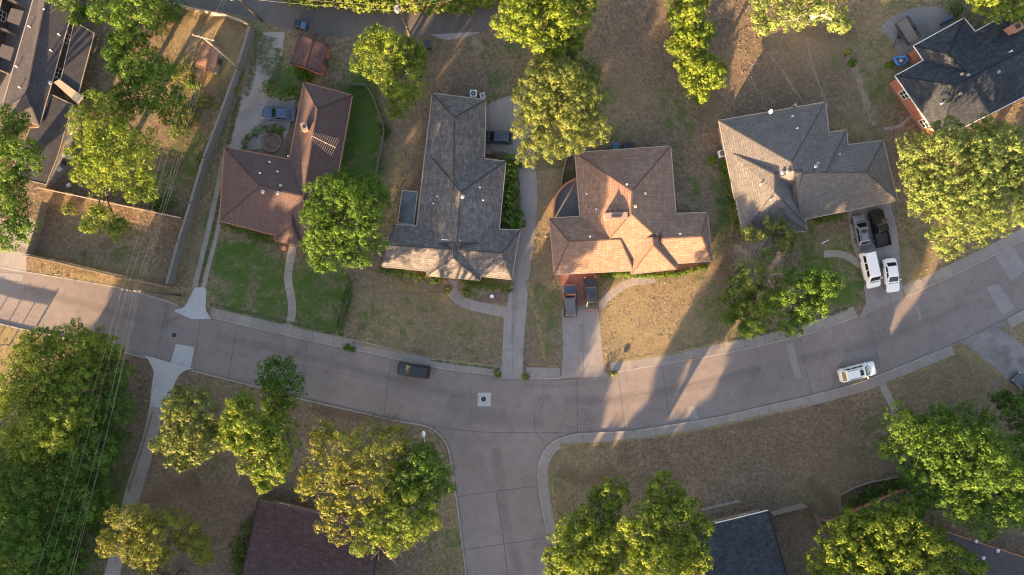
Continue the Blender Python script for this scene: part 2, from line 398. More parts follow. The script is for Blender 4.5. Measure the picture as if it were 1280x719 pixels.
# living grass / bare soil / straw patches: px, py, rx, ry, amount
GREEN = [(300, 325, 48, 30, .85), (290, 365, 30, 40, .55), (340, 370, 22, 50, .85), (395, 365, 40, 55, .8), (452, 150, 26, 75, 1.1), (440, 205, 40, 40, .9), (368, 98, 28, 22, .9),
         (330, 60, 26, 34, .5), (412, 80, 20, 20, .4), (278, 180, 10, 110, .55), (262, 310, 9, 60, .6), (230, 160, 22, 90, .65), (205, 235, 35, 30, .5),
         (150, 345, 60, 12, .15), (130, 300, 60, 40, .28), (500, 400, 60, 35, .26), (585, 425, 40, 25, .24), (600, 370, 30, 12, .4), (680, 400, 18, 60, .38),
         (1040, 345, 45, 48, .75), (1000, 300, 28, 26, .6), (1055, 300, 25, 16, .35), (900, 400, 30, 40, .45), (870, 430, 30, 16, .3), (770, 350, 40, 10, .5), (850, 345, 40, 10, .4),
         (850, 120, 22, 90, .35), (700, 150, 80, 70, .35), (640, 70, 60, 40, .32), (720, 300, 40, 120, .0), (1100, 100, 30, 80, .35), (1180, 20, 90, 30, .3),
         (1060, 90, 30, 60, .2), (1150, 300, 30, 50, .3), (1215, 480, 40, 30, .12), (1150, 520, 60, 30, .25), (560, 700, 26, 60, .32), (700, 620, 30, 60, .25),
         (480, 250, 20, 60, .15), (865, 260, 18, 80, .3), (170, 560, 20, 80, .15), (60, 640, 110, 110, .7), (20, 600, 40, 40, .7), (500, 60, 60, 30, .25), (0, 250, 60, 40, .2),
         (1240, 600, 70, 60, .5), (1100, 640, 50, 20, .4), (780, 690, 110, 50, .4), (450, 600, 80, 60, .35), (250, 550, 50, 50, .3), (905, 250, 12, 60, .8), (0, 120, 60, 60, .3),
         (1090, 540, 14, 40, .4), (540, 590, 30, 60, .3), (660, 130, 50, 50, .35)]
SOIL = [(880, 560, 90, 60, .5), (1000, 540, 90, 60, .6), (280, 620, 90, 60, .75), (180, 500, 20, 90, .9), (160, 620, 40, 90, .9), (1000, 110, 90, 70, .5), (1050, 90, 40, 80, .6),
        (780, 60, 80, 70, .5), (790, 150, 60, 50, .45), (560, 90, 70, 50, .6), (505, 180, 30, 70, .5), (940, 60, 60, 70, .5), (865, 200, 30, 80, .4), (225, 230, 30, 100, .6),
        (60, 290, 40, 50, .5), (20, 300, 50, 50, .8), (100, 180, 60, 60, .6), (330, 530, 60, 30, .5), (420, 520, 60, 20, .5), (900, 330, 20, 60, .4), (1180, 500, 60, 30, .4), (640, 90, 50, 60, .4),
        (470, 110, 20, 40, .5)]
STRAW = [(260, 60, 55, 50, .9), (230, 110, 30, 40, .6), (130, 350, 90, 22, .75), (60, 330, 40, 20, .8), (25, 445, 70, 45, .8), (820, 390, 75, 60, .75), (550, 385, 100, 50, .45), (510, 230, 30, 80, .4),
         (880, 290, 20, 60, .5), (680, 330, 16, 130, .45), (770, 130, 60, 60, .3), (1060, 170, 50, 40, .5), (1150, 340, 40, 40, .5), (1020, 300, 40, 20, .5), (1100, 70, 40, 60, .5),
         (1180, 480, 60, 40, .3), (1240, 430, 50, 30, .6), (1040, 620, 60, 60, .25), (700, 590, 40, 50, .3), (570, 650, 30, 60, .3), (250, 330, 14, 50, .5), (1000, 60, 50, 30, .5), (700, 240, 20, 50, .5)]
def cover(v):
    px = v[:, 0]/K+640; py = 359.5-v[:, 1]/K; out = np.zeros((len(v), 4), np.float32); out[:, 3] = 1
    for ch, lst in enumerate((GREEN, SOIL, STRAW)):
        a = np.zeros(len(v))
        for x, y, rx, ry, w in lst:
            d = np.sqrt(((px-x)/rx)**2+((py-y)/ry)**2)
            a = np.maximum(a, w*np.clip((1.35-d)/.7, 0, 1))
        out[:, ch] = a
    return out
def block(name, poly, step=1.6):
    w = [p.to_2d() for p in flat(poly, 0)]; BLOCKS.append([(p.x, p.y) for p in w])
    pts = list(w); n0 = len(pts)
    for x in np.arange(-82, 82, step):
        for y in np.arange(-48, 48, step):
            a = x+random.uniform(-.3, .3); b = y+random.uniform(-.3, .3)
            if inpoly(a, b, w): pts.append(Vector((a, b)))
    vs, es, fs, *_ = delaunay_2d_cdt(pts, [], [list(range(n0))], 1, 1e-4)
    me = bpy.data.meshes.new(name); n = len(vs)
    side = [(i, (i+1) % n0) for i in range(n0)]
    V = [(v.x, v.y, G) for v in vs]+[(p.x, p.y, -.02) for p in w]
    F = [tuple(f) for f in fs]+[(a, n+a, n+b, b) for a, b in side]
    me.from_pydata(V, [], F); at = me.color_attributes.new('cover', 'FLOAT_COLOR', 'POINT')
    at.data.foreach_set('color', cover(np.array(V)).ravel()); me.update()
    return tag(link(name, me, None, M['lawn']), kind='structure')
block('lawn', NK+[(1750, -700), (-420, -700)])
block('lawn', SW+[(-420, 1150)])
block('lawn', [(1750, 1150)]+SE)
# the ground sheet to the horizon
b = MB(); b.face([(-900, -900, -.03), (900, -900, -.03), (900, 900, -.03), (-900, 900, -.03)]); tag(b.build('ground', M['ground']), kind='structure')
# the street: main road and side street as one sheet
sheet('road', NK+[(1750, 1150), (-420, 1150)], 0.0, M['road'])

def kerb(name, line, side, z=.128, w=1.5):
    A = line; B = offset(line, side*w); wa = flat(A, 0); wb = flat(B, 0); b = MB(); u = 0
    for i in range(len(wa)-1):
        d = (wa[i+1]-wa[i]).length
        a0, a1, c0, c1 = [Vector((p.x, p.y, z)) for p in (wa[i], wa[i+1], wb[i], wb[i+1])]
        b.face([a0, a1, c1, c0], [(u, 0), (u+d, 0), (u+d, .2), (u, .2)])
        l0, l1 = [Vector((p.x, p.y, -.01)) for p in (wa[i], wa[i+1])]
        b.face([l0, l1, a1, a0], [(u, 0), (u+d, 0), (u+d, .1), (u, .1)])
        u += d
    return tag(b.build(name, M['kerb']), kind='structure')
def sub(line, x0, x1, ax=0): return [p for p in line if x0 <= p[ax] <= x1]
NKs = [p for p in NK if p[0] < 1750]
def seg(line, x0, x1):
    """the piece of a line (monotone in x) between x0 and x1, ends included"""
    out = []
    for a, c in zip(line, line[1:]):
        for x in (x0, x1):
            if min(a[0], c[0]) <= x < max(a[0], c[0]):
                t = (x-a[0])/(c[0]-a[0]); out.append((x, a[1]+(c[1]-a[1])*t))
        if x0 < c[0] < x1: out.append(c)
    return sorted(set(out))
for x0, x1 in ((-400, 222), (265, 628), (657, 700), (764, 1072), (1131, 1740)):
    kerb('kerb', seg(NK, x0, x1), 1)
for x0, x1 in ((-400, 184), (240, 541)): kerb('kerb', seg(SW, x0, x1), -1)
kerb('kerb', [p for p in SW if p[1] > 536 and p[0] > 540], -1)
kerb('kerb', [p for p in SE if p[1] > 427 or p[0] < 1100], -1)
kerb('kerb', [p for p in SE if p[0] > 1252], -1)
# pavement bands beside the kerbs
def band(line, x0, x1, side, a, bb, z=.118):
    s = seg(line, x0, x1); s = crom(s, 2)
    strip('sidewalk', offset(s, side*a), offset(s, side*bb), z, M['walk'])
band(NK, 262, 628, 1, 1.6, 12.5); band(NK, 657, 700, 1, 1.6, 14); band(NK, 764, 1072, 1, 1.6, 14); band(NK, 1133, 1500, 1, 1.6, 14)
ses = [p for p in SE if p[1] > 427 or p[0] < 1100]
strip('sidewalk', offset(ses, -1.6), offset(ses, -13), .118, M['walk'])
strip('sidewalk', offset([p for p in SE if p[0] > 1256], -1.6), offset([p for p in SE if p[0] > 1256], -13), .118, M['walk'])

# slab joints and patches of the street
def jline(pts, w=.9, z=.0045):
    L = crom(pts, 4); A = offset(L, w/2); B = offset(L, -w/2); wa = flat(A, z); wb = flat(B, z)
    for i in range(len(wa)-1): JB.face([wa[i], wb[i], wb[i+1], wa[i+1]])
JB = MB()
def yon(line, x):
    for a, c in zip(line, line[1:]):
        if min(a[0], c[0]) <= x <= max(a[0], c[0]) and abs(c[0]-a[0]) > 1e-6: return a[1]+(c[1]-a[1])*(x-a[0])/(c[0]-a[0])
SWm = [p for p in SW if p[0] < 541]; SEm = [p for p in SE if p[0] > 735]
for x, dx in ((209, -14), (251, -9), (297, -12), (384, -10), (489, -9)):
    y0 = yon(NK, x); y1 = yon(SWm, x+dx) or yon(SWm, x)
    jline([(x, y0+2), (x+dx*.5, (y0+y1)/2), (x+dx, y1-2)], .8)
for x, dx in ((773, 8), (828, 9), (1000, 14), (1085, 16)):
    y0 = yon(NK, x); y1 = yon(SEm, x+dx)
    jline([(x, y0+2), (x+dx, y1-2)], .7)
jline([(721, 475), (722, 540)]); jline([(590, 470), (588, 535)], .5); jline([(540, 533), (600, 540), (660, 541), (705, 541)], .9)
jline([(668, 519), (670, 541), (689, 558)], .7); jline([(571, 621), (620, 614), (671, 608)], .9); jline([(581, 687), (630, 680), (684, 672)], .9)
jline([(620, 615), (630, 679), (640, 780)], 1.0); jline([(548, 540), (560, 534)], .5)
mid = [((a[0]), (a[1]+58)) for a in crom([(268, 372+10), (400, 405), (540, 436), (650, 444), (760, 440), (900, 412), (1040, 376), (1200, 312), (1290, 272)], 5)]
jline([(p[0], p[1]-2) for p in mid if p[0] < 560], .35); jline([(p[0], p[1]+2) for p in mid if p[0] > 720], .35)
jline([(680, 473), (679, 500), (671, 530)], .6)
tag(JB.build('road_joints', M['joint']), kind='structure')
def patch(pts, m='patch', z=.008, nm='road_patch'): return sheet(nm, pts, z, M[m])
patch([(982, 430), (991, 429), (1002, 471), (994, 473)]); patch([(1232, 358), (1248, 355), (1268, 384), (1254, 394)])
patch([(1243, 318), (1266, 308), (1283, 336), (1264, 352)]); patch([(858, 509), (868, 507), (875, 528), (865, 531)])
patch([(672, 494), (688, 494), (688, 502), (672, 502)], 'patch_dark'); patch([(597, 491), (613.5, 491), (613.5, 508), (597, 508)], 'road_new')
patch([(376, 459), (384, 459), (381, 496), (374, 494)], 'patch_dark'); patch([(1144, 383), (1147, 382), (1152, 398), (1149, 400)])
patch([(-30, 338), (30, 343), (28, 352), (-30, 346)], 'patch'); 
# manhole covers
for (x, y, nm) in ((604.5, 499, 'round iron manhole cover set in a pale concrete square in the street'), (217.5, 419, 'dark round manhole cover in the street by the white driveway aprons')):
    c = P(x, y, .012); r = thing('manhole_cover', c, nm, 'manhole cover'); b = MB(); b.cyl(c, .38, .012, 20); b.build('lid', M['dark'], r)
    b = MB()
    for k in range(24):
        a = 2*PI*k/24; b.box((c.x+.42*math.cos(a), c.y+.42*math.sin(a), .016), (.11, .07, .012), a+PI/2)
    b.build('rim', M['metal'], r)
# alley along the top
AL_S = crom([(-200, -95), (60, -32), (200, 0), (297, 18), (325, 26), (358, 36), (439, 46), (504, 46), (549, 46), (616, 36), (655, 15), (690, -30), (740, -120)], 4)
AL_N = crom([(-180, -135), (80, -70), (210, -32), (310, -14), (345, -4), (385, 3), (440, 10), (480, 17), (530, 15), (585, 12), (621, 5), (640, -18), (690, -130)], 4)
sheet('road', AL_S+AL_N[::-1], .116, M['alley'])
sheet('gravel_patch', crom([(540, 44), (560, 50), (590, 44), (600, 40), (575, 41), (540, 43)], 3), .1195, M['patch'])
# left asphalt corner, drives and paths
sheet('driveway', [(-90, 225), (0, 262), (45, 275), (40, 316), (33, 322), (33, 342), (0, 336), (-90, 318)], .116, M['drive_old'])
def apron(pts, mat, z=.135): return sheet('driveway', pts, z, M[mat], thick=.14)
apron(crom([(243, 360), (257, 361), (257, 386), (262, 395), (264, 399)], 3)+crom([(240, 399), (218, 389), (230, 384), (237, 372), (243, 360)], 3), 'road_new')
apron(crom([(175, 443), (182, 446), (187, 453), (192, 466), (190, 480), (187, 508)], 3)+crom([(206, 511), (214, 490), (222, 472), (230, 464), (242, 461)], 3)+[(212, 453)], 'road_new')
sheet('road_patch', [(213, 453.5), (220, 430), (243, 434), (238, 460)], .009, M['road_new'])
sheet('driveway', crom([(187, 505), (180, 540), (164, 590), (156, 615), (146, 660), (130, 719), (110, 800)], 3)+crom([(132, 800), (150, 719), (163, 660), (178, 612), (189, 575), (206, 509)], 3), .119, M['drive_old'])
ribbon('path', [(243, 361), (251, 326), (262, 280), (272, 235), (280, 196)], 6.2, .119, M['path'])
ribbon('path', [(254, 361), (260, 335), (268, 305), (276, 270), (282, 242)], 5.2, .119, M['path'])
sheet('driveway', [(312, 92), (320, 62), (330, 40), (356, 40), (352, 70), (340, 92), (333, 108), (334, 121), (371, 121), (360, 165), (352, 184), (284, 190), (291, 165), (302, 120)], .117, M['drive_old'])
ribbon('path', [(366, 308), (362, 330), (360, 350), (364, 372), (365, 392), (361, 407)], 10, .119, M['path'])
# B drive
sheet('driveway', crom([(604, 135), (616, 128), (640, 120), (655, 135), (668, 170), (668, 200), (672, 240), (669, 290), (662, 340), (657, 400), (654, 440), (653, 474)], 3)+
      crom([(627, 474), (628, 440), (630, 400), (633, 385), (637, 365), (645, 320), (650, 280), (650, 230), (642, 200), (630, 190), (604, 190)], 3), .119, M['drive'])
ribbon('path', [(566, 350), (564, 361), (572, 373), (588, 381), (610, 386), (634, 391)], 13, .1235, M['path'])
# C drive
sheet('driveway', [(702, 380), (747, 376), (750, 410), (756, 466), (764, 470), (694, 474), (702, 470), (704, 440)], .119, M['drive'])
sheet('driveway', [(701, 340), (744, 340), (747, 380), (702, 384)], .1235, M['redpave'])
ribbon('path', [(748, 385), (757, 374), (775, 360), (790, 353), (818, 349)], 10, .119, M['path'])
sheet('patio', crom([(722, 224), (705, 233), (695, 248), (691, 272)], 4)+[(727, 272), (725, 224)], .119, M['patio'])
# D drive
sheet('driveway', [(1060, 262), (1112, 250), (1122, 290), (1126, 340), (1129, 373), (1100, 386), (1074, 398), (1083, 378), (1078, 345), (1064, 300)], .119, M['drive'])
ribbon('path', [(1076, 332), (1062, 322), (1045, 317), (1030, 318)], 9, .1235, M['path'])
# F drive (right) and paths
sheet('driveway', [(1198, 426), (1207, 424), (1215, 420), (1254, 401), (1262, 408), (1300, 445), (1330, 480), (1300, 505), (1262, 480), (1213, 436)], .1325, M['drive'], thick=.134)
ribbon('path', [(1103, 480), (1110, 495), (1118, 512), (1124, 530)], 9, .119, M['path'])
ribbon('path', [(875, 638), (900, 632), (925, 626)], 3, .119, M['path'])
# E yard drive
sheet('driveway', crom([(1101, 34), (1112, 24), (1135, 12), (1160, 8), (1180, 12), (1190, 24), (1200, 40), (1160, 80), (1130, 75), (1120, 60), (1101, 34)], 3), .119, M['patio'])
ribbon('path', [(1104, 161), (1115, 160), (1127, 156), (1136, 148), (1146, 142)], 4, .119, M['path'])
# worn paths and beds
ribbon('path', [(1053, 55), (1062, 80), (1075, 110), (1085, 135), (1097, 160)], 3.2, .1175, M['dirt'])
sheet('bed', crom([(608, 368), (630, 362), (634, 368), (634, 378), (600, 377), (590, 372), (608, 368)], 3), .1175, M['dirt'])
sheet('bed', crom([(326, 172), (335, 166), (352, 164), (356, 190), (330, 190), (326, 172)], 3), .1215, M['dirt'])

# worn tracks, weeds, litter and stains lying on the surfaces
zz = [.1262]
def soft(name, pts, w, mat, z=None):
    zz[0] += .0006
    return ribbon(name, pts, w, z or zz[0]-.005, M[mat], 5, True)
for pts, w, m in (([(958, 62), (975, 85), (990, 108), (1003, 126)], 7, 'worn_pale'), ([(1009, 45), (1014, 75), (1024, 105), (1036, 135)], 6, 'worn_pale'), ([(938, 95), (947, 115), (958, 138)], 4, 'worn_pale'),
        ([(830, 240), (850, 250), (868, 262)], 22, 'worn_pale'), ([(1060, 60), (1072, 95), (1084, 130), (1094, 158)], 14, 'worn_pale'), ([(590, 48), (600, 60), (592, 66)], 16, 'worn_pale'),
        ([(335, 45), (330, 70), (340, 92)], 30, 'weeds'), ([(322, 60), (315, 90), (308, 120)], 12, 'weeds'), ([(345, 60), (348, 85), (340, 105)], 16, 'weeds'),
        ([(300, 120), (292, 150), (286, 180)], 9, 'weeds'), ([(248, 362), (262, 305), (276, 245)], 6, 'weeds'), ([(282, 130), (268, 180), (252, 230), (236, 290), (226, 340)], 16, 'straw'),
        ([(262, 380), (330, 396), (400, 412), (430, 420)], 6, 'weeds'), ([(440, 428), (520, 443), (600, 455), (626, 457)], 5, 'straw'), ([(538, 450), (580, 456), (625, 461)], 4, 'weeds'),
        ([(660, 455), (680, 458), (700, 458)], 4, 'straw'), ([(765, 452), (830, 443), (900, 428)], 6, 'straw'), ([(910, 426), (980, 410), (1060, 386)], 7, 'weeds'),
        ([(690, 600), (694, 640), (702, 680)], 12, 'straw'), ([(700, 557), (760, 554), (850, 542), (930, 526), (1010, 508)], 6, 'straw'), ([(1110, 478), (1160, 460), (1212, 437)], 6, 'straw'),
        ([(1216, 440), (1245, 465), (1262, 482)], 9, 'straw'), ([(1256, 408), (1275, 425), (1300, 440)], 10, 'straw'), ([(190, 515), (182, 545), (168, 590), (160, 615)], 4, 'straw'),
        ([(150, 250), (160, 275), (158, 300)], 26, 'litter'), ([(140, 300), (125, 310)], 18, 'litter'), ([(250, 120), (235, 170), (215, 220)], 30, 'litter'), ([(205, 70), (225, 110), (215, 160)], 34, 'litter'),
        ([(300, 600), (350, 620), (400, 640)], 26, 'litter'), ([(250, 600), (210, 620), (180, 640)], 34, 'litter'), ([(500, 525), (450, 522), (390, 510)], 18, 'litter'), ([(900, 330), (925, 350), (935, 390)], 34, 'litter'),
        ([(1140, 300), (1155, 325), (1150, 350)], 18, 'litter'), ([(870, 80), (890, 120), (870, 150)], 30, 'litter'), ([(650, 205), (690, 205), (715, 195)], 20, 'litter'), ([(1000, 35), (1040, 45), (1070, 40)], 26, 'litter'),
        ([(1040, 645), (1036, 625), (1010, 600)], 24, 'litter'), ([(700, 585), (730, 600), (770, 590)], 30, 'litter'), ([(20, 310), (60, 325), (120, 345)], 12, 'litter'),
        ([(500, 190), (495, 240), (485, 290)], 26, 'straw'), ([(880, 280), (890, 310), (880, 330)], 26, 'straw'), ([(1040, 150), (1060, 165), (1080, 160)], 34, 'straw'), ([(470, 345), (520, 362), (560, 372)], 14, 'straw'),
        ([(660, 350), (672, 400), (680, 450)], 10, 'straw')):
    soft('ground_cover', pts, w, m)
zz[0] = .0085
for pts, w in (([(705, 500), (770, 500), (850, 486), (950, 462)], 16), ([(270, 420), (400, 450), (520, 482), (600, 498)], 14), ([(620, 560), (630, 640), (650, 719)], 16), ([(30, 360), (110, 382), (210, 408)], 14),
        ([(1000, 450), (1100, 425), (1200, 385)], 14), ([(655, 482), (700, 482), (760, 476)], 8), ([(205, 400), (222, 408), (230, 414)], 9), ([(560, 500), (600, 520), (680, 528)], 24)):
    zz[0] += .0006; ribbon('road_stain', pts, w, zz[0], M['stain'], 5, True)
zz[0] = .129
for pts, w in (([(642, 300), (645, 360), (640, 430)], 8), ([(727, 405), (728, 440)], 12), ([(300, 150), (320, 130), (325, 110)], 16), ([(330, 150), (322, 165)], 10), ([(1095, 330), (1100, 372)], 14), ([(1240, 440), (1262, 460)], 16), ([(1150, 30), (1165, 45)], 18)):
    zz[0] += .0006; ribbon('drive_stain', pts, w, zz[0]-.002 if pts[0][0] < 1200 else .1345, M['stain'], 5, True)
# ------------------------------------------------------------ foliage
def leafmesh(name, C, Nn, size, tint, mat, parent=None, aspect=.62):
    """one quad per leaf clump: centres C, normals Nn"""
    n = len(C); r = RNG.normal(size=(n, 3)); Nn = Nn/np.linalg.norm(Nn, axis=1, keepdims=True)
    u = np.cross(Nn, r); u /= np.linalg.norm(u, axis=1, keepdims=True)+1e-9; v = np.cross(Nn, u)
    s = size[:, None]
    q = np.stack([C-u*s*.5, C-v*s*aspect*.5+u*s*.08, C+u*s*.5, C+v*s*aspect*.5+u*s*.08], 1).reshape(-1, 3)
    me = bpy.data.meshes.new(name); me.vertices.add(4*n); me.vertices.foreach_set('co', q.astype(np.float32).ravel())
    me.loops.add(4*n); me.loops.foreach_set('vertex_index', np.arange(4*n, dtype=np.int32))
    me.polygons.add(n); me.polygons.foreach_set('loop_start', np.arange(0, 4*n, 4, dtype=np.int32)); me.polygons.foreach_set('loop_total', np.full(n, 4, np.int32))
    me.update(calc_edges=True)
    a = me.attributes.new('tint', 'FLOAT', 'POINT'); a.data.foreach_set('value', np.repeat(tint, 4).astype(np.float32))
    return link(name, me, parent, mat)
def sph(n):
    d = RNG.normal(size=(n, 3)); return d/np.linalg.norm(d, axis=1, keepdims=True)
def foliage(name, lobes, mat, base, parent=None, dens=1.05, per=42, ls=.225, tr=.48, fill=.85, lowcut=-.45, ragged=.16):
    """lobes: (x, y, z, r, zscale). Domed tufts of leaves over each lobe's skin, dark gaps between them, sparse leaves within"""
    Cs, Ns, Ss, Ts = [], [], [], []
    for (x, y, z, r, zs) in lobes:
        n = max(12, int(dens*4*PI*r*r*.8))
        d = sph(n); d = d[d[:, 2] > lowcut+RNG.normal(size=len(d))*.12]
        rad = r*(1+RNG.normal(size=len(d))*ragged*.6-abs(RNG.normal(size=len(d)))*ragged*.4)
        c = np.array([x, y, z])+d*rad[:, None]*np.array([1, 1, zs])
        keep = np.ones(len(c), bool)
        for (a, b_, c_, r_, zz) in lobes:
            if (a, b_, c_) == (x, y, z): continue
            q = (c-np.array([a, b_, c_]))/np.array([1, 1, zz]); keep &= (np.linalg.norm(q, axis=1) > r_*.82)
        c = c[keep]; d = d[keep]
        if len(c):
            k = per; tt = RNG.uniform(0, 1, len(c)); R_ = tr*RNG.uniform(.65, 1.35, len(c))
            cc = np.repeat(c, k, 0); dd = np.repeat(d, k, 0); rr = np.repeat(R_, k)[:, None]
            e = sph(len(cc)); e = e+dd*.55; e /= np.linalg.norm(e, axis=1, keepdims=True)
            cc = cc+e*rr*RNG.uniform(.55, 1.15, len(cc))[:, None]*np.array([1, 1, .8])
            Cs.append(cc); Ns.append(e*1.15+dd*.35+RNG.normal(size=cc.shape)*.34)
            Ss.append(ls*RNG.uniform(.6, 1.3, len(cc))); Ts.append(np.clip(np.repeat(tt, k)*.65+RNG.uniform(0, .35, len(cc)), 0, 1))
        m = int(fill*dens*per*r*r*1.6)+3
        d = sph(m); c = np.array([x, y, z])+d*(r*RNG.uniform(.3, .85, m))[:, None]*np.array([1, 1, zs])
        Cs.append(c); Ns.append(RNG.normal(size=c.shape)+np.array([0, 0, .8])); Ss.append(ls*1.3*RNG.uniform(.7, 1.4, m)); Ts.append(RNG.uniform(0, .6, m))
    C = np.concatenate(Cs)-np.array(base); ok = C[:, 2]+base[2] > G+.05
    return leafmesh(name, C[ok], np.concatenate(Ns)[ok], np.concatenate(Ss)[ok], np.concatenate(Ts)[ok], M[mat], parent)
def limbs(mb, base, tops, r0, fork):
    base = Vector(base); f = Vector((base.x, base.y, base.z+fork)); f += Vector((random.uniform(-.3, .3), random.uniform(-.3, .3), 0))
    mb.tube([base, base+(f-base)*.08, base+(f-base)*.5, f], [r0*1.5, r0*1.1, r0*.95, r0*.85], 10)
    for t in tops:
        t = Vector(t); m = f.lerp(t, .5)+Vector((random.uniform(-.6, .6), random.uniform(-.6, .6), random.uniform(-.2, .7)))
        mb.tube([f-Vector((0, 0, .2)), f.lerp(m, .5)+Vector((0, 0, -.1)), m, t], [r0*.6, r0*.45, r0*.3, r0*.1], 7)
        for _ in range(3):
            e = m+Vector((random.uniform(-2, 2), random.uniform(-2, 2), random.uniform(.3, 1.8))); mb.tube([m, m.lerp(e, .5)+Vector((.1, .1, .2)), e], [r0*.2, r0*.12, r0*.04], 5)
def tree(label, lobes, mat, name='tree', cat='tree', group=None, trunk=None, bark='bark', r0=None, k=1.0, **kw):
    """lobes in pixels: (px, py, rpx, zc) with zc the height of the lobe's centre; placed where the photo shows them"""
    W = []
    for l in lobes:
        z = l[3]; p = P(l[0], l[1], z); W.append((p.x, p.y, p.z, l[2]*K*(1-z/H), l[4] if len(l) > 4 else .8))
    # break the big lobes into bumpy clusters
    fine = []
    for (x, y, z, r, zs) in W:
        n = max(5, int(9*(r/3.5)**1.2*k)); fine.append((x, y, z-.12*r, r*.76, zs))
        for i in range(n):
            a = 2*PI*(i+random.random()*.8)/n*2.4; e = random.uniform(-.15, 1)
            rr = r*random.uniform(.26, .46); q = (r-rr*.75)
            fine.append((x+q*math.cos(a)*math.cos(e), y+q*math.sin(a)*math.cos(e), z+q*math.sin(e)*zs, rr, .8))
    if trunk is None:
        wsum = sum(w[3]**2 for w in W); cx = sum(w[0]*w[3]**2 for w in W)/wsum; cy = sum(w[1]*w[3]**2 for w in W)/wsum
    else: q = P(*trunk); cx, cy = q.x, q.y
    base = (cx, cy, G); root = thing(name, base, label, cat, group)
    zmin = min(w[2]-w[3]*w[4]*.5 for w in W); b = MB(); R0 = r0 or .10+.028*sum(w[3] for w in W)**.8
    limbs(b, base, [(w[0], w[1], w[2]+w[3]*.2) for w in W]+[(f[0], f[1], f[2]) for f in random.sample(fine, min(6, len(fine)))], R0, max(1.2, zmin*.6))
    b.build('trunk', M[bark], root, smooth=True)
    foliage('crown', fine, mat, base, root, **kw); return root
def hedge(label, pts, w, h, mat='lf_green', name='hedge', cat='hedge', group=None, **kw):
    ws = resample([p.to_2d() for p in flat(pts, G)], w*.55); lb = []
    for q in ws:
        for s in (-.25, .25) if w > 1.0 else (0,):
            lb.append((q.x+random.uniform(-.15, .15)*w+s*w*.5, q.y+s*w*.5+random.uniform(-.1, .1)*w, h*random.uniform(.45, .6)+G, w*random.uniform(.42, .55), h/w*.95))
    c = ws[len(ws)//2]; kw = {**dict(dens=3.0, per=18, ls=.17, tr=.22, fill=.6), **kw}
    o = foliage(name, lb, mat, (c.x, c.y, G), **kw); o.location = (c.x, c.y, G)
    return tag(o, label, cat, group)
def bush(label, px, py, r, h, mat='lf_green', group=None, name='shrub', **kw):
    p = P(px, py); lb = [(p.x, p.y, G+h*.45, r*.7, h/r*.55)]
    for i in range(6):
        a = random.uniform(0, 6.28); q = r*.55; lb.append((p.x+q*math.cos(a), p.y+q*math.sin(a), G+h*random.uniform(.3, .6), r*random.uniform(.35, .5), .9))
    kw = {**dict(dens=3.0, per=18, ls=.18, tr=.22, fill=.6), **kw}
    o = foliage(name, lb, mat, (p.x, p.y, G), **kw); o.location = (p.x, p.y, G); return tag(o, label, 'shrub', group)

# ------------------------------------------------------------ houses
class Wing:
    """hip roof over four eave corners (px, in order round), ridge from r0 to r1 (px) at zr.
    corner order: A,B,C,D ; ridge end r0 lies by edge A-D (or D-A side), r1 by edge B-C"""
    def __init__(s, cor, r, ze=2.75, zr=4.6):
        s.c = [P(a, b, ze) for a, b in cor]; s.r = [P(a, b, zr) for a, b in r]; s.ze = ze; s.zr = zr
        if len(s.r) == 1: s.r = [s.r[0], s.r[0]+Vector((.02, .01, 0))]
        best = None; rd = s.r[1]-s.r[0]
        if rd.length > .3:           # turn the corners so that the ridge runs from edge D-A to edge B-C
            for k in range(4):
                A, B, C, D = s.c[k:]+s.c[:k]; v = ((B+C)/2-(D+A)/2); d = v.normalized().dot(rd.normalized())
                if best is None or d > best[0]: best = (d, [A, B, C, D])
            s.c = best[1]
        A, B, C, D = s.c; r0, r1 = s.r
        s.faces = [(A, B, r1, r0), (B, C, r1), (C, D, r0, r1), (D, A, r0)]
        s.planes = []
        for f in s.faces:
            n = (f[1]-f[0]).cross(f[2]-f[0]).normalized()
            if n.z < 0: n = -n
            s.planes.append((n, f[0]))
        s.cx = sum((c for c in s.c), Vector())/4
    def inside(s, x, y): return inpoly(x, y, [(c.x, c.y) for c in s.c])
    def z(s, x, y):
        if not s.inside(x, y): return -1
        return min(p.z-(n.x*(x-p.x)+n.y*(y-p.y))/n.z for n, p in s.planes if n.z > .05)
def tri_uv(f):
    n = (f[1]-f[0]).cross(f[2]-f[0]).normalized()
    if n.z < 0: n = -n
    h = Vector((-n.y, n.x, 0)); h = h.normalized() if h.length > 1e-4 else Vector((1, 0, 0)); v = n.cross(h)
    return [(p.dot(h), p.dot(v)) for p in f]
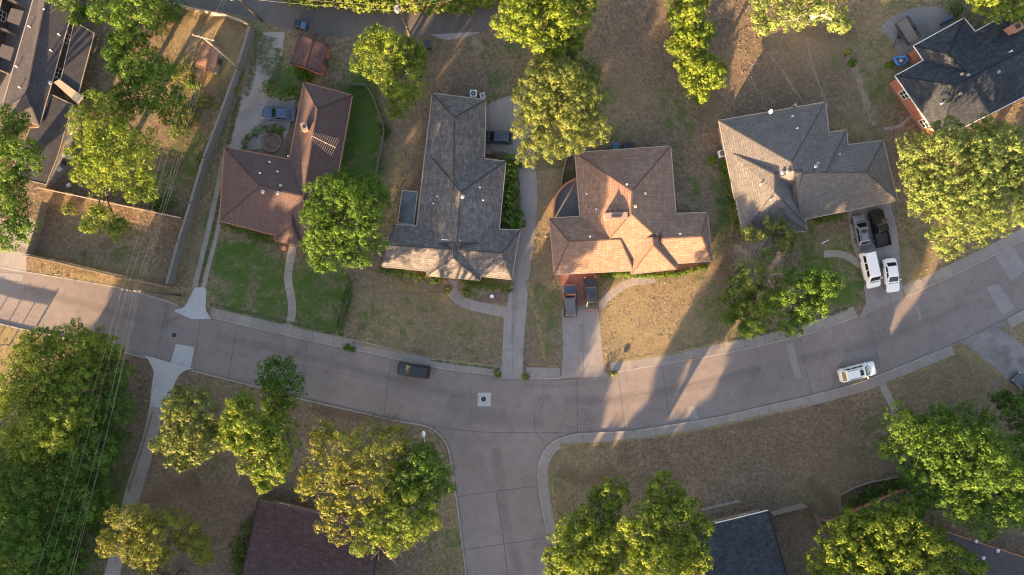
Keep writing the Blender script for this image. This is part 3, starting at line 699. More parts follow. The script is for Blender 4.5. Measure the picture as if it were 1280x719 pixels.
class House:
    def __init__(s, label, wings, roof, wall, trim='trimtan', cat='house', name='house', zf=2.75, over=.5, windows=True, gut=True, doorside=None, ridge=True):
        s.w = wings; HOUSES.append(s); c = sum((w.cx for w in wings), Vector())/len(wings); s.root = thing(name, (c.x, c.y, G), label, cat); s.over = over
        b = MB(); e = 0
        for i, w in enumerate(wings):
            dz = -.004*i; t = .16+.006*i
            for f in w.faces:
                f = [p+Vector((0, 0, dz)) for p in f]
                if (f[1]-f[0]).cross(f[2]-f[0]).z < 0: f = f[::-1]
                b.face(f, tri_uv(f))
            q = [p+Vector((0, 0, dz)) for p in w.c]; lo = [p-Vector((0, 0, t)) for p in q]
            b.face(lo[::-1] if (lo[1]-lo[0]).cross(lo[2]-lo[0]).z > 0 else lo, [(p.x, p.y) for p in lo])
            for k in range(4): b.face([lo[k], lo[(k+1) % 4], q[(k+1) % 4], q[k]], [(0, 0), (1, 0), (1, .1), (0, .1)])
        s.roof = b.build('roof', M[roof], s.root)
        if ridge:
            b = MB()
            for w in wings:
                A, B, C, D = w.c; r0, r1 = w.r; up = Vector((0, 0, .012))
                for p, q in ((A, r0), (D, r0), (B, r1), (C, r1), (r0, r1)):
                    if (q-p).length > .5: b.bar(p+up, q+up, .20, .03)
            b.build('ridge_cap', M[roof], s.root)
        if gut:
            b = MB()
            for i, w in enumerate(wings):
                for k in range(4):
                    p, q = w.c[k], w.c[(k+1) % 4]; n = max(1, int((q-p).length/.4)); st = None
                    for j in range(n+1):
                        m = p.lerp(q, min(1, (j+.5)/n)); inn = j == n or any(o is not w and o.inside(m.x, m.y) for o in wings)
                        if not inn and st is None: st = p.lerp(q, j/n)
                        if inn and st is not None:
                            o = (m-w.cx); e2 = (q-p).normalized(); o = Vector((e2.y, -e2.x, 0)); o = o if o.dot(p-w.cx) > 0 else -o
                            d = o*.055+Vector((0, 0, -.05)); b.bar(st+d, p.lerp(q, j/n)+d, .11, .11); st = None
            b.build('gutter', M[trim], s.root)
        b = MB(); s.rects = []
        for i, w in enumerate(wings):
            r = []
            for k in range(4):
                p = w.c[k]; a = (w.c[k-1]-p).normalized(); d = (w.c[(k+1) % 4]-p).normalized()
                r.append(p+(a+d)*(over+.013*i))
            s.rects.append(r); b.poly([(p.x, p.y) for p in r], G-.05-.003*i, w.ze-.17-.008*i)
        b.build('wall', M[wall], s.root)
        if windows: s.windows(trim)
    def windows(s, trim, wmax=3):
        n = 0
        for i, r in enumerate(s.rects):
            for k in range(4):
                p, q = r[k], r[(k+1) % 4]; L = (q-p).length; e = (q-p).normalized(); o = Vector((e.y, -e.x, 0))
                if o.dot(p-s.w[i].cx) < 0: o = -o
                m = max(1, int(L/4.2))
                if L < 2.2: continue
                for j in range(m):
                    c = p.lerp(q, (j+.5)/m); t = c+o*.35
                    if any(wg.inside(t.x+o.x*.6, t.y+o.y*.6) for a, wg in enumerate(s.w) if a != i): continue
                    c.z = G+1.45; b = MB(); ang = math.atan2(e.y, e.x)
                    for dx, dz, sx, sz in ((0, .68, 1.34, .08), (0, -.68, 1.34, .08), (-.63, 0, .08, 1.36), (.63, 0, .08, 1.36), (0, 0, .05, 1.28), (0, 0, 1.24, .04)):
                        b.box(c+e*dx+Vector((0, 0, dz))+o*.03, (sx, .10, sz), ang)
                    f = b.build('window', M['trimwhite'], s.root)
                    b = MB(); b.box(c+o*.012, (1.2, .05, 1.3), ang); b.build('pane', M['glass'], f)
    def at(s, px, py):
        z = s.w[0].ze
        for _ in range(6):
            p = P(px, py, z); z = max([w.z(p.x, p.y) for w in s.w]+[0])
            if z <= 0: z = s.w[0].ze
        return P(px, py, z)
    def vent(s, px, py, kind='pipe'):
        p = s.at(px, py); b = MB()
        if kind == 'pipe': b.cyl(p-Vector((0, 0, .15)), .07, .55, 8); b.cyl(p+Vector((0, 0, .36)), .12, .06, 8); m = 'white'
        elif kind == 'cap': b.cyl(p-Vector((0, 0, .15)), .16, .45, 10); b.cyl(p+Vector((0, 0, .26)), .28, .10, 12, .18); m = 'metal'
        else: b.box(p+Vector((0, 0, .08)), (.42, .42, .25), .3, .8); m = 'trimtan'
        b.build('roof_vent', M[m], s.root, smooth=False)
    def chimney(s, px, py, sx, sy, h, rz=0, mat='chimney', name='chimney'):
        p = s.at(px, py); b = MB(); b.box(p+Vector((0, 0, h/2-.5)), (sx, sy, h+1), rz)
        b.box(p+Vector((0, 0, h+.04)), (sx+.16, sy+.16, .1), rz); o = b.build(name, M[mat], s.root)
        b = MB(); b.box(p+Vector((0, 0, h+.12)), (sx*.45, sy*.45, .2), rz); b.build('flue', M['dark'], o)

def antenna(house, px, py, L=3.2, az=-.5, h=1.9, n=9, w=1.7, label=None, mat='metal'):
    p = house.at(px, py) if house else P(px, py, 3)
    r = thing('tv_antenna', p, label, 'antenna'); b = MB(); b.tube([p-Vector((0, 0, .3)), p+Vector((0, 0, h))], .035, 6); b.build('mast', M['metal'], r)
    d = Vector((math.cos(az), math.sin(az), 0)); s = Vector((-d.y, d.x, 0)); t = p+Vector((0, 0, h-.1)); b = MB()
    b.tube([t-d*L/2, t+d*L/2], .035, 6); b.build('boom', M[mat], r)
    for i in range(n):
        c = t+d*L*(-.48+.96*i/(n-1)); ww = w*(.45+.55*i/(n-1)); b = MB(); b.tube([c-s*ww/2, c+s*ww/2], .022, 5); b.build('element', M[mat], r)
    return r

# ------------------------------------------------------------ vehicles
def loft(mb, secs):
    """secs: list of (x, [(y, z), ...]) closed rings"""
    base = len(mb.v); n = len(secs[0][1]); vs = []; fs = []
    for x, ring in secs: vs += [(x, y, z) for y, z in ring]
    for i in range(len(secs)-1):
        for k in range(n): fs.append((i*n+k, i*n+(k+1) % n, (i+1)*n+(k+1) % n, (i+1)*n+k))
    fs.append(tuple(range(n))); fs.append(tuple(range((len(secs)-1)*n, len(secs)*n))[::-1]); mb.add(vs, fs)
def ring(w, zb, zs, zt, crown=.03):
    return [(-w*.86, zb), (w*.86, zb), (w*.98, zb+.12), (w, (zb+zs)/2), (w*.985, zs), (w*.90, zt-.02), (w*.5, zt+crown*.8), (0, zt+crown), (-w*.5, zt+crown*.8), (-w*.90, zt-.02), (-w*.985, zs), (-w, (zb+zs)/2), (-w*.98, zb+.12)]
def vehicle(label, px, py, ang, kind, col, cat, metal=0, name='parked_car', group='cars parked in the street and on the drives', px2=None, roofcol=None, L=None, extras=()):
    """ang: heading of the nose in picture degrees, 0 = right, 90 = up"""
    p = P(px, py, .8)
    p.z = .012
    if 'drive' in extras: p.z = G+.02
    r = thing(name, p, label, cat, group, R(ang)); mat = paintmat('paint_'+name, col, metal)
    T = {  # length, width, bonnet z, belt z, roof z, cabin base x0..x1, roof x0..x1 (fractions from nose +.5 to tail -.5)
        'sedan': (4.85, 1.86, .92, 1.0, 1.44, (.22, -.40), (.02, -.24)), 'suv': (4.75, 1.90, 1.05, 1.12, 1.72, (.24, -.49), (.07, -.43)),
        'hatch': (4.45, 1.80, .98, 1.05, 1.55, (.25, -.47), (.06, -.36)), 'pickup': (5.5, 1.98, 1.15, 1.2, 1.88, (.22, -.14), (.08, -.11)),
        'bigsuv': (5.3, 2.0, 1.12, 1.2, 1.85, (.25, -.492), (.11, -.385)), 'van': (5.25, 1.98, 1.08, 1.2, 1.98, (.33, -.495), (.19, -.47)), 'sut': (5.5, 2.0, 1.12, 1.2, 1.85, (.25, -.22), (.10, -.19))}[kind]
    L0, W, zh, zbelt, zr, cb, ct = T; L = L or L0; w = W/2; b = MB()
    prof = [(.5, .80, .42, .62, .66), (.485, .90, .30, .68, .76), (.45, .965, .24, .74, zh-.10), (.36, 1, .22, .80, zh-.03), (cb[0], 1, .22, .86, zh+.03)]
    if kind in ('pickup', 'sut'):
        prof += [(cb[1]+.005, 1, .24, .92, zbelt), (cb[1]-.005, .985, .24, .62, .70), (-.47, .985, .26, .62, .70), (-.495, .97, .34, .60, .68)]
    else: prof += [(0, 1, .22, .90, zbelt), (cb[1]+.03, 1, .24, .90, zbelt), (-.45, .965, .28, .84, zbelt-.06), (-.485, .92, .34, .76, zbelt-.14), (-.5, .84, .42, .66, .74)]
    loft(b, [(x*L, ring(w*s, a, c, d)) for x, s, a, c, d in prof])
    # cabin
    x0, x1, t0, t1 = cb[0]*L, cb[1]*L, ct[0]*L, ct[1]*L; wb = w*.90; wt = w*.74
    def cabin(mb, o=0.0):
        z0, z1 = zbelt-.05, zr
        secs = []; n = 8
        base = [(x0, wb*.80), (x0-.18, wb), (x1+.12, wb), (x1, wb*.84)]; top = [(t0, wt*.86), (t0-.12, wt), (t1+.08, wt), (t1, wt*.9)]
        vs = []
        for z, rg in ((z0, base), (z0+(z1-z0)*.86, [(b_[0]+(t_[0]-b_[0])*.88, b_[1]+(t_[1]-b_[1])*.88) for b_, t_ in zip(base, top)]), (z1, [(q[0]+(.06 if i in (2, 3) else -.06), q[1]*.93) for i, q in enumerate(top)])):
            ringp = [(a, y) for a, y in rg]+[(a, -y) for a, y in rg[::-1]]; vs += [(a, y, z) for a, y in ringp]
        fs = []
        for i in range(2):
            for k in range(8): fs.append((i*8+k, i*8+(k+1) % 8, i*8+8+(k+1) % 8, i*8+8+k))
        fs.append(tuple(range(16, 24))); mb.add(vs, fs); return base, top
    base, top = cabin(b); o = b.build('body', mat, r, world=False, smooth=True)
    bv = o.modifiers.new('b', 'BEVEL'); bv.width = .035; bv.segments = 2; bv.limit_method = 'ANGLE'; bv.angle_limit = R(28)
    wn = o.modifiers.new('n', 'WEIGHTED_NORMAL'); wn.keep_sharp = True
    def pt(xb, yb, xt, yt, s, off):   # point on the cabin skin at height share s
        z0, z1 = zbelt-.05, zr
        return Vector((xb+(xt-xb)*s+off[0], yb+(yt-yb)*s+off[1], z0+(z1-z0)*s*.99+off[2]))
    e = .012
    def panel(nm, c, off, par=r, m='carglass', th=.02):
        bb = MB(); off = Vector(off); q = [v for v in c]; bb.face(q); q2 = [v-off*th/e*.8 for v in c]; bb.face(q2[::-1])
        for i in range(len(q)): bb.face([q[i], q2[i], q2[(i+1) % len(q)], q[(i+1) % len(q)]])
        return bb.build(nm, M[m], par, world=False)
    yb, yt = wb*.80, wt*.86; of = (e*1.2, 0, e*1.2)
    panel('windshield', [pt(x0, -yb*1.02, t0, -yt*1.02, .14, of), pt(x0, yb*1.02, t0, yt*1.02, .14, of), pt(x0, yb*.98, t0, yt, .84, of), pt(x0, -yb*.98, t0, -yt, .84, of)], of)
    yb, yt = wb*.84, wt*.9; of = (-e*1.5, 0, e*.8)
    panel('rear_window', [pt(x1, yb*.92, t1, yt*.95, .22, of), pt(x1, -yb*.92, t1, -yt*.95, .22, of), pt(x1, -yb*.94, t1, -yt*.93, .82, of), pt(x1, yb*.94, t1, yt*.93, .82, of)], of, m='reflglass' if kind == 'bigsuv' else 'carglass')
    nseg = 1 if kind == 'pickup' else 3 if kind in ('van', 'suv', 'bigsuv') else 2
    for sy in (-1, 1):
        of = (0, sy*e*1.2, e*.4); xa, xb_ = x0-.18, x1+.12; ta, tb = t0-.12, t1+.08
        for i in range(nseg):
            s0 = .06+.88*i/nseg; s1 = .06+.88*(i+1)/nseg-.035
            def q(u, s): return pt(xa+(xb_-xa)*u, sy*wb, ta+(tb-ta)*u, sy*wt, s, of)
            c = [q(s0+(.05 if i == 0 else 0), .18), q(s1, .18), q(s1, .80), q(s0, .80)]
            panel('side_window', c if sy < 0 else c[::-1], of)
        bb = MB(); bb.box((x0-.28, sy*(w+.09), zbelt+.06), (.16, .2, .13)); bb.build('mirror', mat, r, world=False, bevel=.02)
        bb = MB(); bb.box((L*.468, sy*w*.70, .70), (.16, w*.34, .15), -sy*.35); bb.build('headlight', M['lamp'], r, world=False, bevel=.02)
        bb = MB(); bb.box((-L*.487, sy*w*.76, .80), (.1, w*.30, .16), sy*.25); bb.build('taillight', M['tail'], r, world=False, bevel=.02)
        for fx in (.315, -.305):
            bb = MB(); cx = fx*L; y = sy*(w-.10); rr = .35 if kind not in ('pickup', 'sut') else .39
            bb.tube([(cx, y-.11, rr), (cx, y+.11, rr)], rr, 18); wh = bb.build('wheel', M['tyre'], r, world=False)
            bb = MB(); bb.tube([(cx, y+sy*.05, rr), (cx, y+sy*.125, rr)], [rr*.64, rr*.6], 12); bb.build('rim', M['rim'], wh, world=False)
    bb = MB(); bb.box((L*.494, 0, .56), (.05, w*1.0, .16)); bb.build('grille', M['dark'], r, world=False)
    # shut lines and wipers as thin dark strips on the bonnet edge
    bb = MB(); bb.box((x0+.10, 0, zh+.035), (.10, w*1.35, .03)); bb.build('wiper_cowl', M['dark'], r, world=False)
    bb = MB()
    if kind in ('pickup', 'sut'):
        for sy in (-1, 1):
            bb2 = MB(); bb2.box(((cb[1]-.495)/2*L, sy*(w-.06), .90), ((cb[1]+.495)*L*.995, .11, .56)); bb2.build('bed_side', mat, r, world=False, bevel=.02)
        bb2 = MB(); bb2.box((-L*.487, 0, .90), (.08, w*1.78, .54)); bb2.build('tailgate', mat, r, world=False, bevel=.02)
        bb2 = MB(); bb2.box(((cb[1]-.49)/2*L, 0, .745), ((cb[1]+.48)*L, w*1.74, .04)); bb2.build('bed_floor', M['tanbed' if kind == 'sut' else 'dark'], r, world=False)
    if 'rack' in extras:
        for sy in (-1, 1):
            bb2 = MB(); bb2.tube([(t0-.25, sy*wt*.82, zr+.05), (t1+.2, sy*wt*.82, zr+.05)], .03, 6); rk = bb2.build('roof_rail', M['dark'], r, world=False)
    if 'sunroof' in extras:
        bb2 = MB(); bb2.box((t0-.48, 0, zr+.006), (.5, wt*1.1, .02)); bb2.build('sunroof', M['carglass'], r, world=False)
    if 'blackroof' in extras:
        bb2 = MB(); bb2.box(((t0+t1)/2, 0, zr+.006), ((t0-t1)*.9, wt*1.5, .02)); bb2.build('roof_panel', M['carglass'], r, world=False)
    return r
M['tanbed'] = plain('tan_bed_liner', (.36, .20, .075), .7, sc=6)

M['reflglass'] = glassmat('painted_reflection_glass', (.30, .18, .07))  # orange reflection on the rear window, put into the glass colour
def wall(label, pts, h, t, mat, name='wall', cat='wall', base=G, cap=None, kind=None):
    w = flat(pts, base); c = w[len(w)//2]; r = thing(name, (c.x, c.y, base), label, cat); b = MB()
    for i in range(len(w)-1):
        d = (w[i+1]-w[i]).normalized()*t*.49
        b.bar(w[i]-d*.0+Vector((0, 0, h/2)), w[i+1]+Vector((0, 0, h/2))+d*.9, t, h)
    b.build('wall_body', M[mat], r)
    if cap:
        b = MB()
        for i in range(len(w)-1): b.bar(w[i]+Vector((0, 0, h+.03)), w[i+1]+Vector((0, 0, h+.03)), t+.08, .06)
        b.build('coping', M[cap], r)
    return r
# ------------------------------------------------------------ the houses
hA = House('brown shingled L-shaped house beside the green front lawn', [
    Wing([(281, 184), (274.5, 276), (393, 307), (404, 208)], [(325, 233), (378, 245)], 2.75, 4.9),
    Wing([(440, 119.6), (380, 103), (350, 262), (414, 262)], [(397, 136), (379, 246)], 2.75, 4.9),
    Wing([(346, 270), (343.5, 300), (376.5, 308), (384, 276)], [(352, 272), (366, 283)][::-1] and [(366, 268), (365, 281)], 2.75, 3.9)], 'roofA', 'bricktan', 'trimorange')
# the entry wing's ridge runs up the picture: reorder so its hip faces the lawn
for px, py, k in ((329.5, 240, 'cap'), (348, 241.5, 'cap'), (351, 232, 'box'), (326, 217, 'pipe'), (348, 215, 'pipe'), (338, 203, 'pipe'), (361, 196, 'pipe')): hA.vent(px, py, k)
hA.chimney(383, 161, .7, 1.0, 1.0, .25)
antenna(hA, 408, 180, 3.6, -.45, 1.5, 13, 2.6, 'large spiked tv antenna on the brown roof', 'trimtan')
hB = House('long grey shingled house with two crossing wings and a front hedge', [
    Wing([(607, 125), (540.6, 117), (519, 300), (603, 300)], [(568, 147), (566, 298)], 2.8, 4.7),
    Wing([(632, 202), (534, 190), (520, 305), (622, 305)], [(576, 240), (571, 303)], 2.8, 5.2),
    Wing([(494, 281), (477, 333), (639, 349), (650, 288)], [(484, 306), (628, 316)], 2.8, 4.6),
    Wing([(606, 296), (536, 296), (534, 344.5), (600, 350)], [(568, 302), (567, 322)], 2.8, 4.75)], 'roofB', 'brickbrown', 'trimtan')
for px, py, k in ((547, 246, 'pipe'), (578.5, 246, 'cap'), (542, 255, 'pipe'), (600, 235, 'pipe'), (604, 251, 'pipe')): hB.vent(px, py, k)
antenna(hB, 487, 304, 1.6, -1.2, .6, 7, 1.6, 'small white tv antenna on the west gable of the grey roof')
b = MB(); p0 = hB.at(552, 299.5); p1 = hB.at(576, 301.5); b.tube([p0+Vector((0, 0, .12)), p1+Vector((0, 0, .12))], .05, 6); b.build('roof_pipe', M['white'], hB.root)
hC = House('pinkish brown house with a red paved drive and two cars in front', [
    Wing([(838, 183), (719, 191), (730, 336), (849, 322)], [(790, 239), (789, 267)], 2.75, 5.9),
    Wing([(687, 273), (693, 343), (792, 338), (780, 268)], [(711, 302), (775, 299)], 2.75, 4.5),
    Wing([(820, 268), (822, 331), (890.5, 326), (884, 266)], [(828, 298), (876.5, 295.5)], 2.75, 4.5),
    Wing([(843, 297), (786, 300), (789.5, 342.5), (845.5, 336)], [(816, 297), (817, 307)], 2.75, 4.75)], 'roofC', 'brickred', 'trimtan')
for px, py, k in ((806, 242, 'box'), (794, 258, 'box'), (783, 231, 'pipe'), (850, 293, 'box'), (737, 296, 'pipe'), (745, 262, 'pipe'), (733, 243, 'pipe')): hC.vent(px, py, k)
hC.chimney(769, 271, 2.9, .8, .9, .04, 'chimney')
hD = House('light grey house with stepped hip roofs beside the four parked vehicles', [
    Wing([(1031.5, 128), (899, 151), (919, 250), (1044, 230)], [(989.5, 203), (991, 213)], 2.8, 5.65),
    Wing([(909, 187.5), (929, 293), (1007, 280), (990, 195)], [(968, 218), (968, 240)], 2.8, 5.3),
    Wing([(988, 190), (1000, 275), (1122, 251), (1104, 176)], [(993, 216), (1083, 215.5)], 2.8, 5.4),
    Wing([(1058, 162.5), (975, 176), (988, 268), (1066, 254)], [(1004, 216.5), (1033, 215)], 2.8, 5.45),
    Wing([(1002, 255), (945, 262), (962, 291), (1008.5, 289)], [(976, 262), (986, 274)], 2.8, 4.2)], 'roofD', 'bricktan', 'trimtan')
for px, py, k in ((977.5, 216, 'cap'), (984.5, 215.5, 'cap'), (1019, 208.5, 'cap'), (1022, 204, 'box'), (989.5, 146, 'pipe'), (995.5, 161, 'pipe'), (950, 231, 'pipe'), (962, 250.5, 'pipe'), (1049, 193, 'box')): hD.vent(px, py, k)
hE = House('dark slate blue roofed house with red brick wall and white windows', [
    Wing([(1119.6, 95), (1175, 174), (1400, 60), (1345, -30)], [(1195, 106), (1320, 42)], 3.1, 5.4),
    Wing([(1205, 23), (1142.6, 57.4), (1190, 128), (1262, 92)], [(1186, 68), (1214, 96)], 3.1, 5.0),
    Wing([(1300, -6), (1243, 24), (1262, 70), (1330, 30)], [(1284, 24), (1292, 40)], 3.1, 4.4)], 'roofE', 'brickred', 'trimwhite', over=.45)
for px, py, k in ((1210, 94, 'box'), (1202, 93, 'box'), (1248, 90, 'box'), (1200, 117, 'box'), (1262, 65, 'pipe'), (1176, 130, 'pipe')): hE.vent(px, py, k)
hE.chimney(1263, 38, 1.4, 1.1, 1.3, .5)
hF = House('long charcoal roofed building with flat side roof at the top left corner', [
    Wing([(53, -40), (2, 137), (49, 157), (100, -22)], [(60, -14), (33, 118)], 2.8, 3.9),
    Wing([(-70, -60), (-110, 110), (-26, 124), (12, -50)], [(-30, -40), (-62, 106)], 2.8, 3.6)], 'roofF', 'trimdark', 'trimtan', over=.4)
for px, py in ((38, 34), (57, 13), (22, 84), (75, 44), (65, 64), (26, 110)): hF.vent(px, py, 'pipe')
hF.vent(64, 104, 'cap')
def flatroof(parent, pts, z, mat, name='flat_roof', th=.18, trim=None):
    b = MB(); b.poly(flat(pts, z), z-th, z); o = b.build(name, M[mat], parent)
    if trim:
        b = MB(); w = flat(pts, z)
        for i in range(len(w)): b.bar(w[i]+Vector((0, 0, -.03)), w[(i+1) % len(w)]+Vector((0, 0, -.03)), .10, .14)
        b.build('roof_edge', M[trim], o)
    return o
def posts(parent, pts, z, mat='trimdark', r=.1):
    for q in pts:
        p = P(*q, z); b = MB(); b.box((p.x, p.y, (z+G)/2-.05), (r, r, z-G-.1)); b.build('post', M[mat], parent)
flatroof(hF.root, [(93, 27), (118, 42), (98, 118), (76, 101)], 2.55, 'roofF2', trim='trimtan')
flatroof(hF.root, [(67, 103), (74, 99), (104, 121), (98, 131)], 2.75, 'fencepale', 'walkway_roof')
flatroof(hF.root, [(64, 118), (91, 131), (72, 196), (58, 231), (12, 220), (38, 160), (49, 159)], 2.5, 'roofF2', trim='trimtan')
posts(hF.root, [(95, 112), (88, 128), (62, 222), (114, 44)], 2.4)
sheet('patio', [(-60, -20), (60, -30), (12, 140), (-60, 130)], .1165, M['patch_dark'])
for k, (q, nm) in enumerate((([(33, 10), (20, 6), (4, 0)], 'topmost low partition wall in the dark courtyard by the charcoal roof'), ([(24, 46), (12, 42), (-6, 37)], 'middle low partition wall in the dark courtyard by the charcoal roof'), ([(12, 92), (0, 89), (-14, 85)], 'lowest low partition wall in the dark courtyard by the charcoal roof'))):
    wall(nm, q, 2.3, .2, 'fencegrey', 'partition_wall', cap='trimdark')
for q in ([(30, 14), (14, 10), (8, 26), (24, 32)], [(18, 60), (2, 55), (-3, 70), (13, 76)]): flatroof(hF.root, q, 2.4, 'trimdark', 'awning', .08)
hG = House('maroon shingled house among the yellowish trees at the bottom edge', [
    Wing([(323, 625), (476, 662), (446, 850), (283, 820)], [(302, 722), (462, 754)], 2.8, 4.8)], 'roofG', 'brickbrown', 'trimdark')
for px, py, k in ((385, 694, 'cap'), (396, 678, 'pipe')): hG.vent(px, py, k)
hH = House('dark blue roofed house beside the small fenced yard at the bottom edge', [
    Wing([(868, 661), (960, 638.5), (1012, 825), (915, 850)], [(892, 754), (987, 731)], 2.8, 4.8)], 'roofE', 'brickbrown', 'trimwhite')
hI = House('slate roofed house under the large trees at the lower right corner', [
    Wing([(1132, 612), (1068, 640), (1120, 790), (1200, 720)], [(1125, 660), (1150, 715)], 2.8, 4.4),
    Wing([(1150, 655), (1120, 790), (1350, 880), (1350, 720)], [(1190, 730), (1290, 780)], 2.8, 4.8)], 'roofF', 'brickred', 'trimorange')
for px, py in ((1219, 676), (1246, 688), (1228, 697)): hI.vent(px, py, 'cap')
# sheds
def shed(label, cor, r, roof, wall, ze=2.1, zr=2.7, door=True):
    h = House(label, [Wing(cor, r, ze, zr)], roof, wall, 'trimtan', 'shed', 'shed', over=.18, windows=False, gut=False)
    w = h.rects[0]; c = w[2].lerp(w[3], .5); e = (w[3]-w[2]).normalized(); n = Vector((e.y, -e.x, 0)); n = n if n.dot(c-h.w[0].cx) > 0 else -n
    b = MB(); b.box((c.x+n.x*.03, c.y+n.y*.03, G+.9), (.9, .06, 1.75), math.atan2(e.y, e.x)); d = b.build('door', M['trimdark'], h.root)
    b = MB(); b.ball((c.x+n.x*.09+e.x*.35, c.y+n.y*.09+e.y*.35, G+.95), .04); b.build('handle', M['metal'], d)
    return h
M['shedwall'] = plain('rust_boards', (.40, .13, .07), .8, var=.2)
shed('maroon roofed shed with rust red walls beside the alley', [(411, 57), (374, 42), (362.5, 79), (400, 91)], [(392, 50), (381, 84)], 'roofG', 'shedwall', 2.3, 3.0)
shed('small tan and brown shed in the dry yard beside the pale leaning pole', [(275, 58), (252, 52), (244, 82), (268, 91)], [(264, 56), (257, 87)], 'roofL', 'trimtan', 1.9, 2.35)
# dark glazed patio cover west of house B
r = thing('patio_cover', P(510, 258), 'dark glazed patio cover on the left side of the long grey house', 'patio cover')
flatroof(r, [(503, 238), (522, 240), (517, 281), (497, 278)], 2.4, 'skyglass', 'canopy', .1, 'trimtan'); posts(r, [(504, 240), (499, 277)], 2.35, 'trimtan')
# curved brick yard wall and fence of house C
wall('curved low brick wall round the concrete patio of the pinkish house', crom([(723, 223.5), (711, 229), (701, 237), (694, 248), (691.5, 260), (691, 273)], 4), 1.3, .22, 'brickred', 'curved_wall', cap='trimorange')
def fence(label, pts, h=1.8, mat='fence', step=2.4, board=.02, post='fencegrey', rails=True, gaps=False, top=None, bands=None):
    w = [Vector((q.x, q.y, G)) for q in resample([p.to_2d() for p in flat(pts, G)], step)]; c = w[len(w)//2]; r = thing('fence', (c.x, c.y, G), label, 'fence')
    for p in w:
        b = MB(); b.box((p.x, p.y, G+h/2+.03), (.11, .11, h+.06)); b.build('post', M[post], r)
    b = MB()
    for a, c2 in zip(w, w[1:]):
        d = (c2-a); L = d.length; e = d.normalized(); n = Vector((-e.y, e.x, 0))
        if bands:
            for z0, z1 in bands: b.bar(a+n*.07+Vector((0, 0, (z0+z1)/2)), c2+n*.07+Vector((0, 0, (z0+z1)/2)), .03, z1-z0)
        else:
            m = max(1, int(L/.15))
            for i in range(m):
                q = a+d*((i+.5)/m)+n*.075; hh = h*random.uniform(.965, 1.0); b.box((q.x, q.y, G+hh/2+.03), (L/m*.96, .025, hh), math.atan2(e.y, e.x))
    b.build('boards', M[mat], r)
    b = MB()
    for z in (() if bands else (.4, h-.3)):
        for a, c2 in zip(w, w[1:]): b.bar(a+Vector((0, 0, z)), c2+Vector((0, 0, z)), .05, .09)
    if b.v: b.build('rail', M[post], r)
    if top:
        b = MB()
        for a, c2 in zip(w, w[1:]): b.bar(a+Vector((0, 0, h+.09)), c2+Vector((0, 0, h+.09)), top, .06)
        b.build('top_board', M[mat], r)
    return r
wall('long grey masonry wall between the scrub yard and the strip driveway', [(318, 40), (303, 90), (283, 145), (262, 200), (246, 255), (231, 302), (217, 354)], 2.0, .34, 'greywall' if 'greywall' in M else 'fencegrey', 'boundary_wall')
fence('pale board fence along the inner side of the corner yard', [(57, 237), (110, 248), (170, 261), (233, 274)], 1.7, 'fencepale', top=.14)
fence('low board fence along the street side of the corner yard', [(38, 320), (80, 329), (150, 346), (216, 359)], 1.4, 'fence', top=.12)
fence('short weathered fence on the left side of the corner yard', [(60, 254), (52, 285), (41, 318)], 1.5, 'fencegrey')
fence('pale wooden fence running along the alley behind the dry yard', [(185, 0), (215, 8), (255, 19), (296, 26), (316, 36)], 1.8, 'fencepale', top=.14)
fence('thin wooden fence between the brown house and the long grey house', [(437, 108), (462, 108), (468, 125), (477, 150), (482, 166), (474, 200), (470, 222)], 1.3, 'fencegrey')
fence('short fence at the end of the shrub line by the front lawn', [(436, 372), (431, 388), (427, 404)], .9, 'fencegrey')
fence('rail fence with tall top boards in the lot at the left edge', [(-70, 404), (-20, 424), (31, 434)], 1.62, 'fence', 2.0, bands=[(1.16, 1.60)])
fence('weathered fence closing the small yard beside the dark blue roof', [(962, 640), (985, 634), (1011, 627), (1018, 648), (1027, 674)], 1.8, 'fencegrey')
fence('low picket edging round the shrub bed by the right corner trees', [(1050, 640), (1049, 617), (1080, 604), (1112, 598), (1130, 594)], .5, 'fencegrey')
fence('tall brown fence beside the brick patio wall of the pinkish house', [(701, 232), (704, 214), (709, 196)], 1.9, 'fence')
wall('red brick planter wall in front of the slate roofed corner house', [(1084, 632), (1098, 624), (1122, 614)], .7, .3, 'brickred', 'planter_wall', cap='trimorange')
wall('broken red brick edging beside the small fenced yard', [(1024, 648), (1036, 651), (1048, 646)], .4, .3, 'brickred', 'brick_edging')
sheet('bed', [(1050, 640), (1049, 617), (1080, 604), (1130, 594), (1125, 612), (1084, 628), (1066, 642)], .1165, M['dirt'])
# round planter ring in the drive
c = P(340, 178); r = thing('garden_ring', c, 'round brick garden bed inside the curved hedge of the brown house', 'garden bed'); b = MB()
for i in range(26):
    a = 2*PI*i/26; b.box((c.x+1.3*math.cos(a), c.y+1.3*math.sin(a), .2), (.3, .18, .2), a+PI/2)
b.build('edging', M['brickred'], r); b = MB(); b.cyl((c.x, c.y, G+.015), 1.2, .06, 24); b.build('soil', M['dirt'], r)

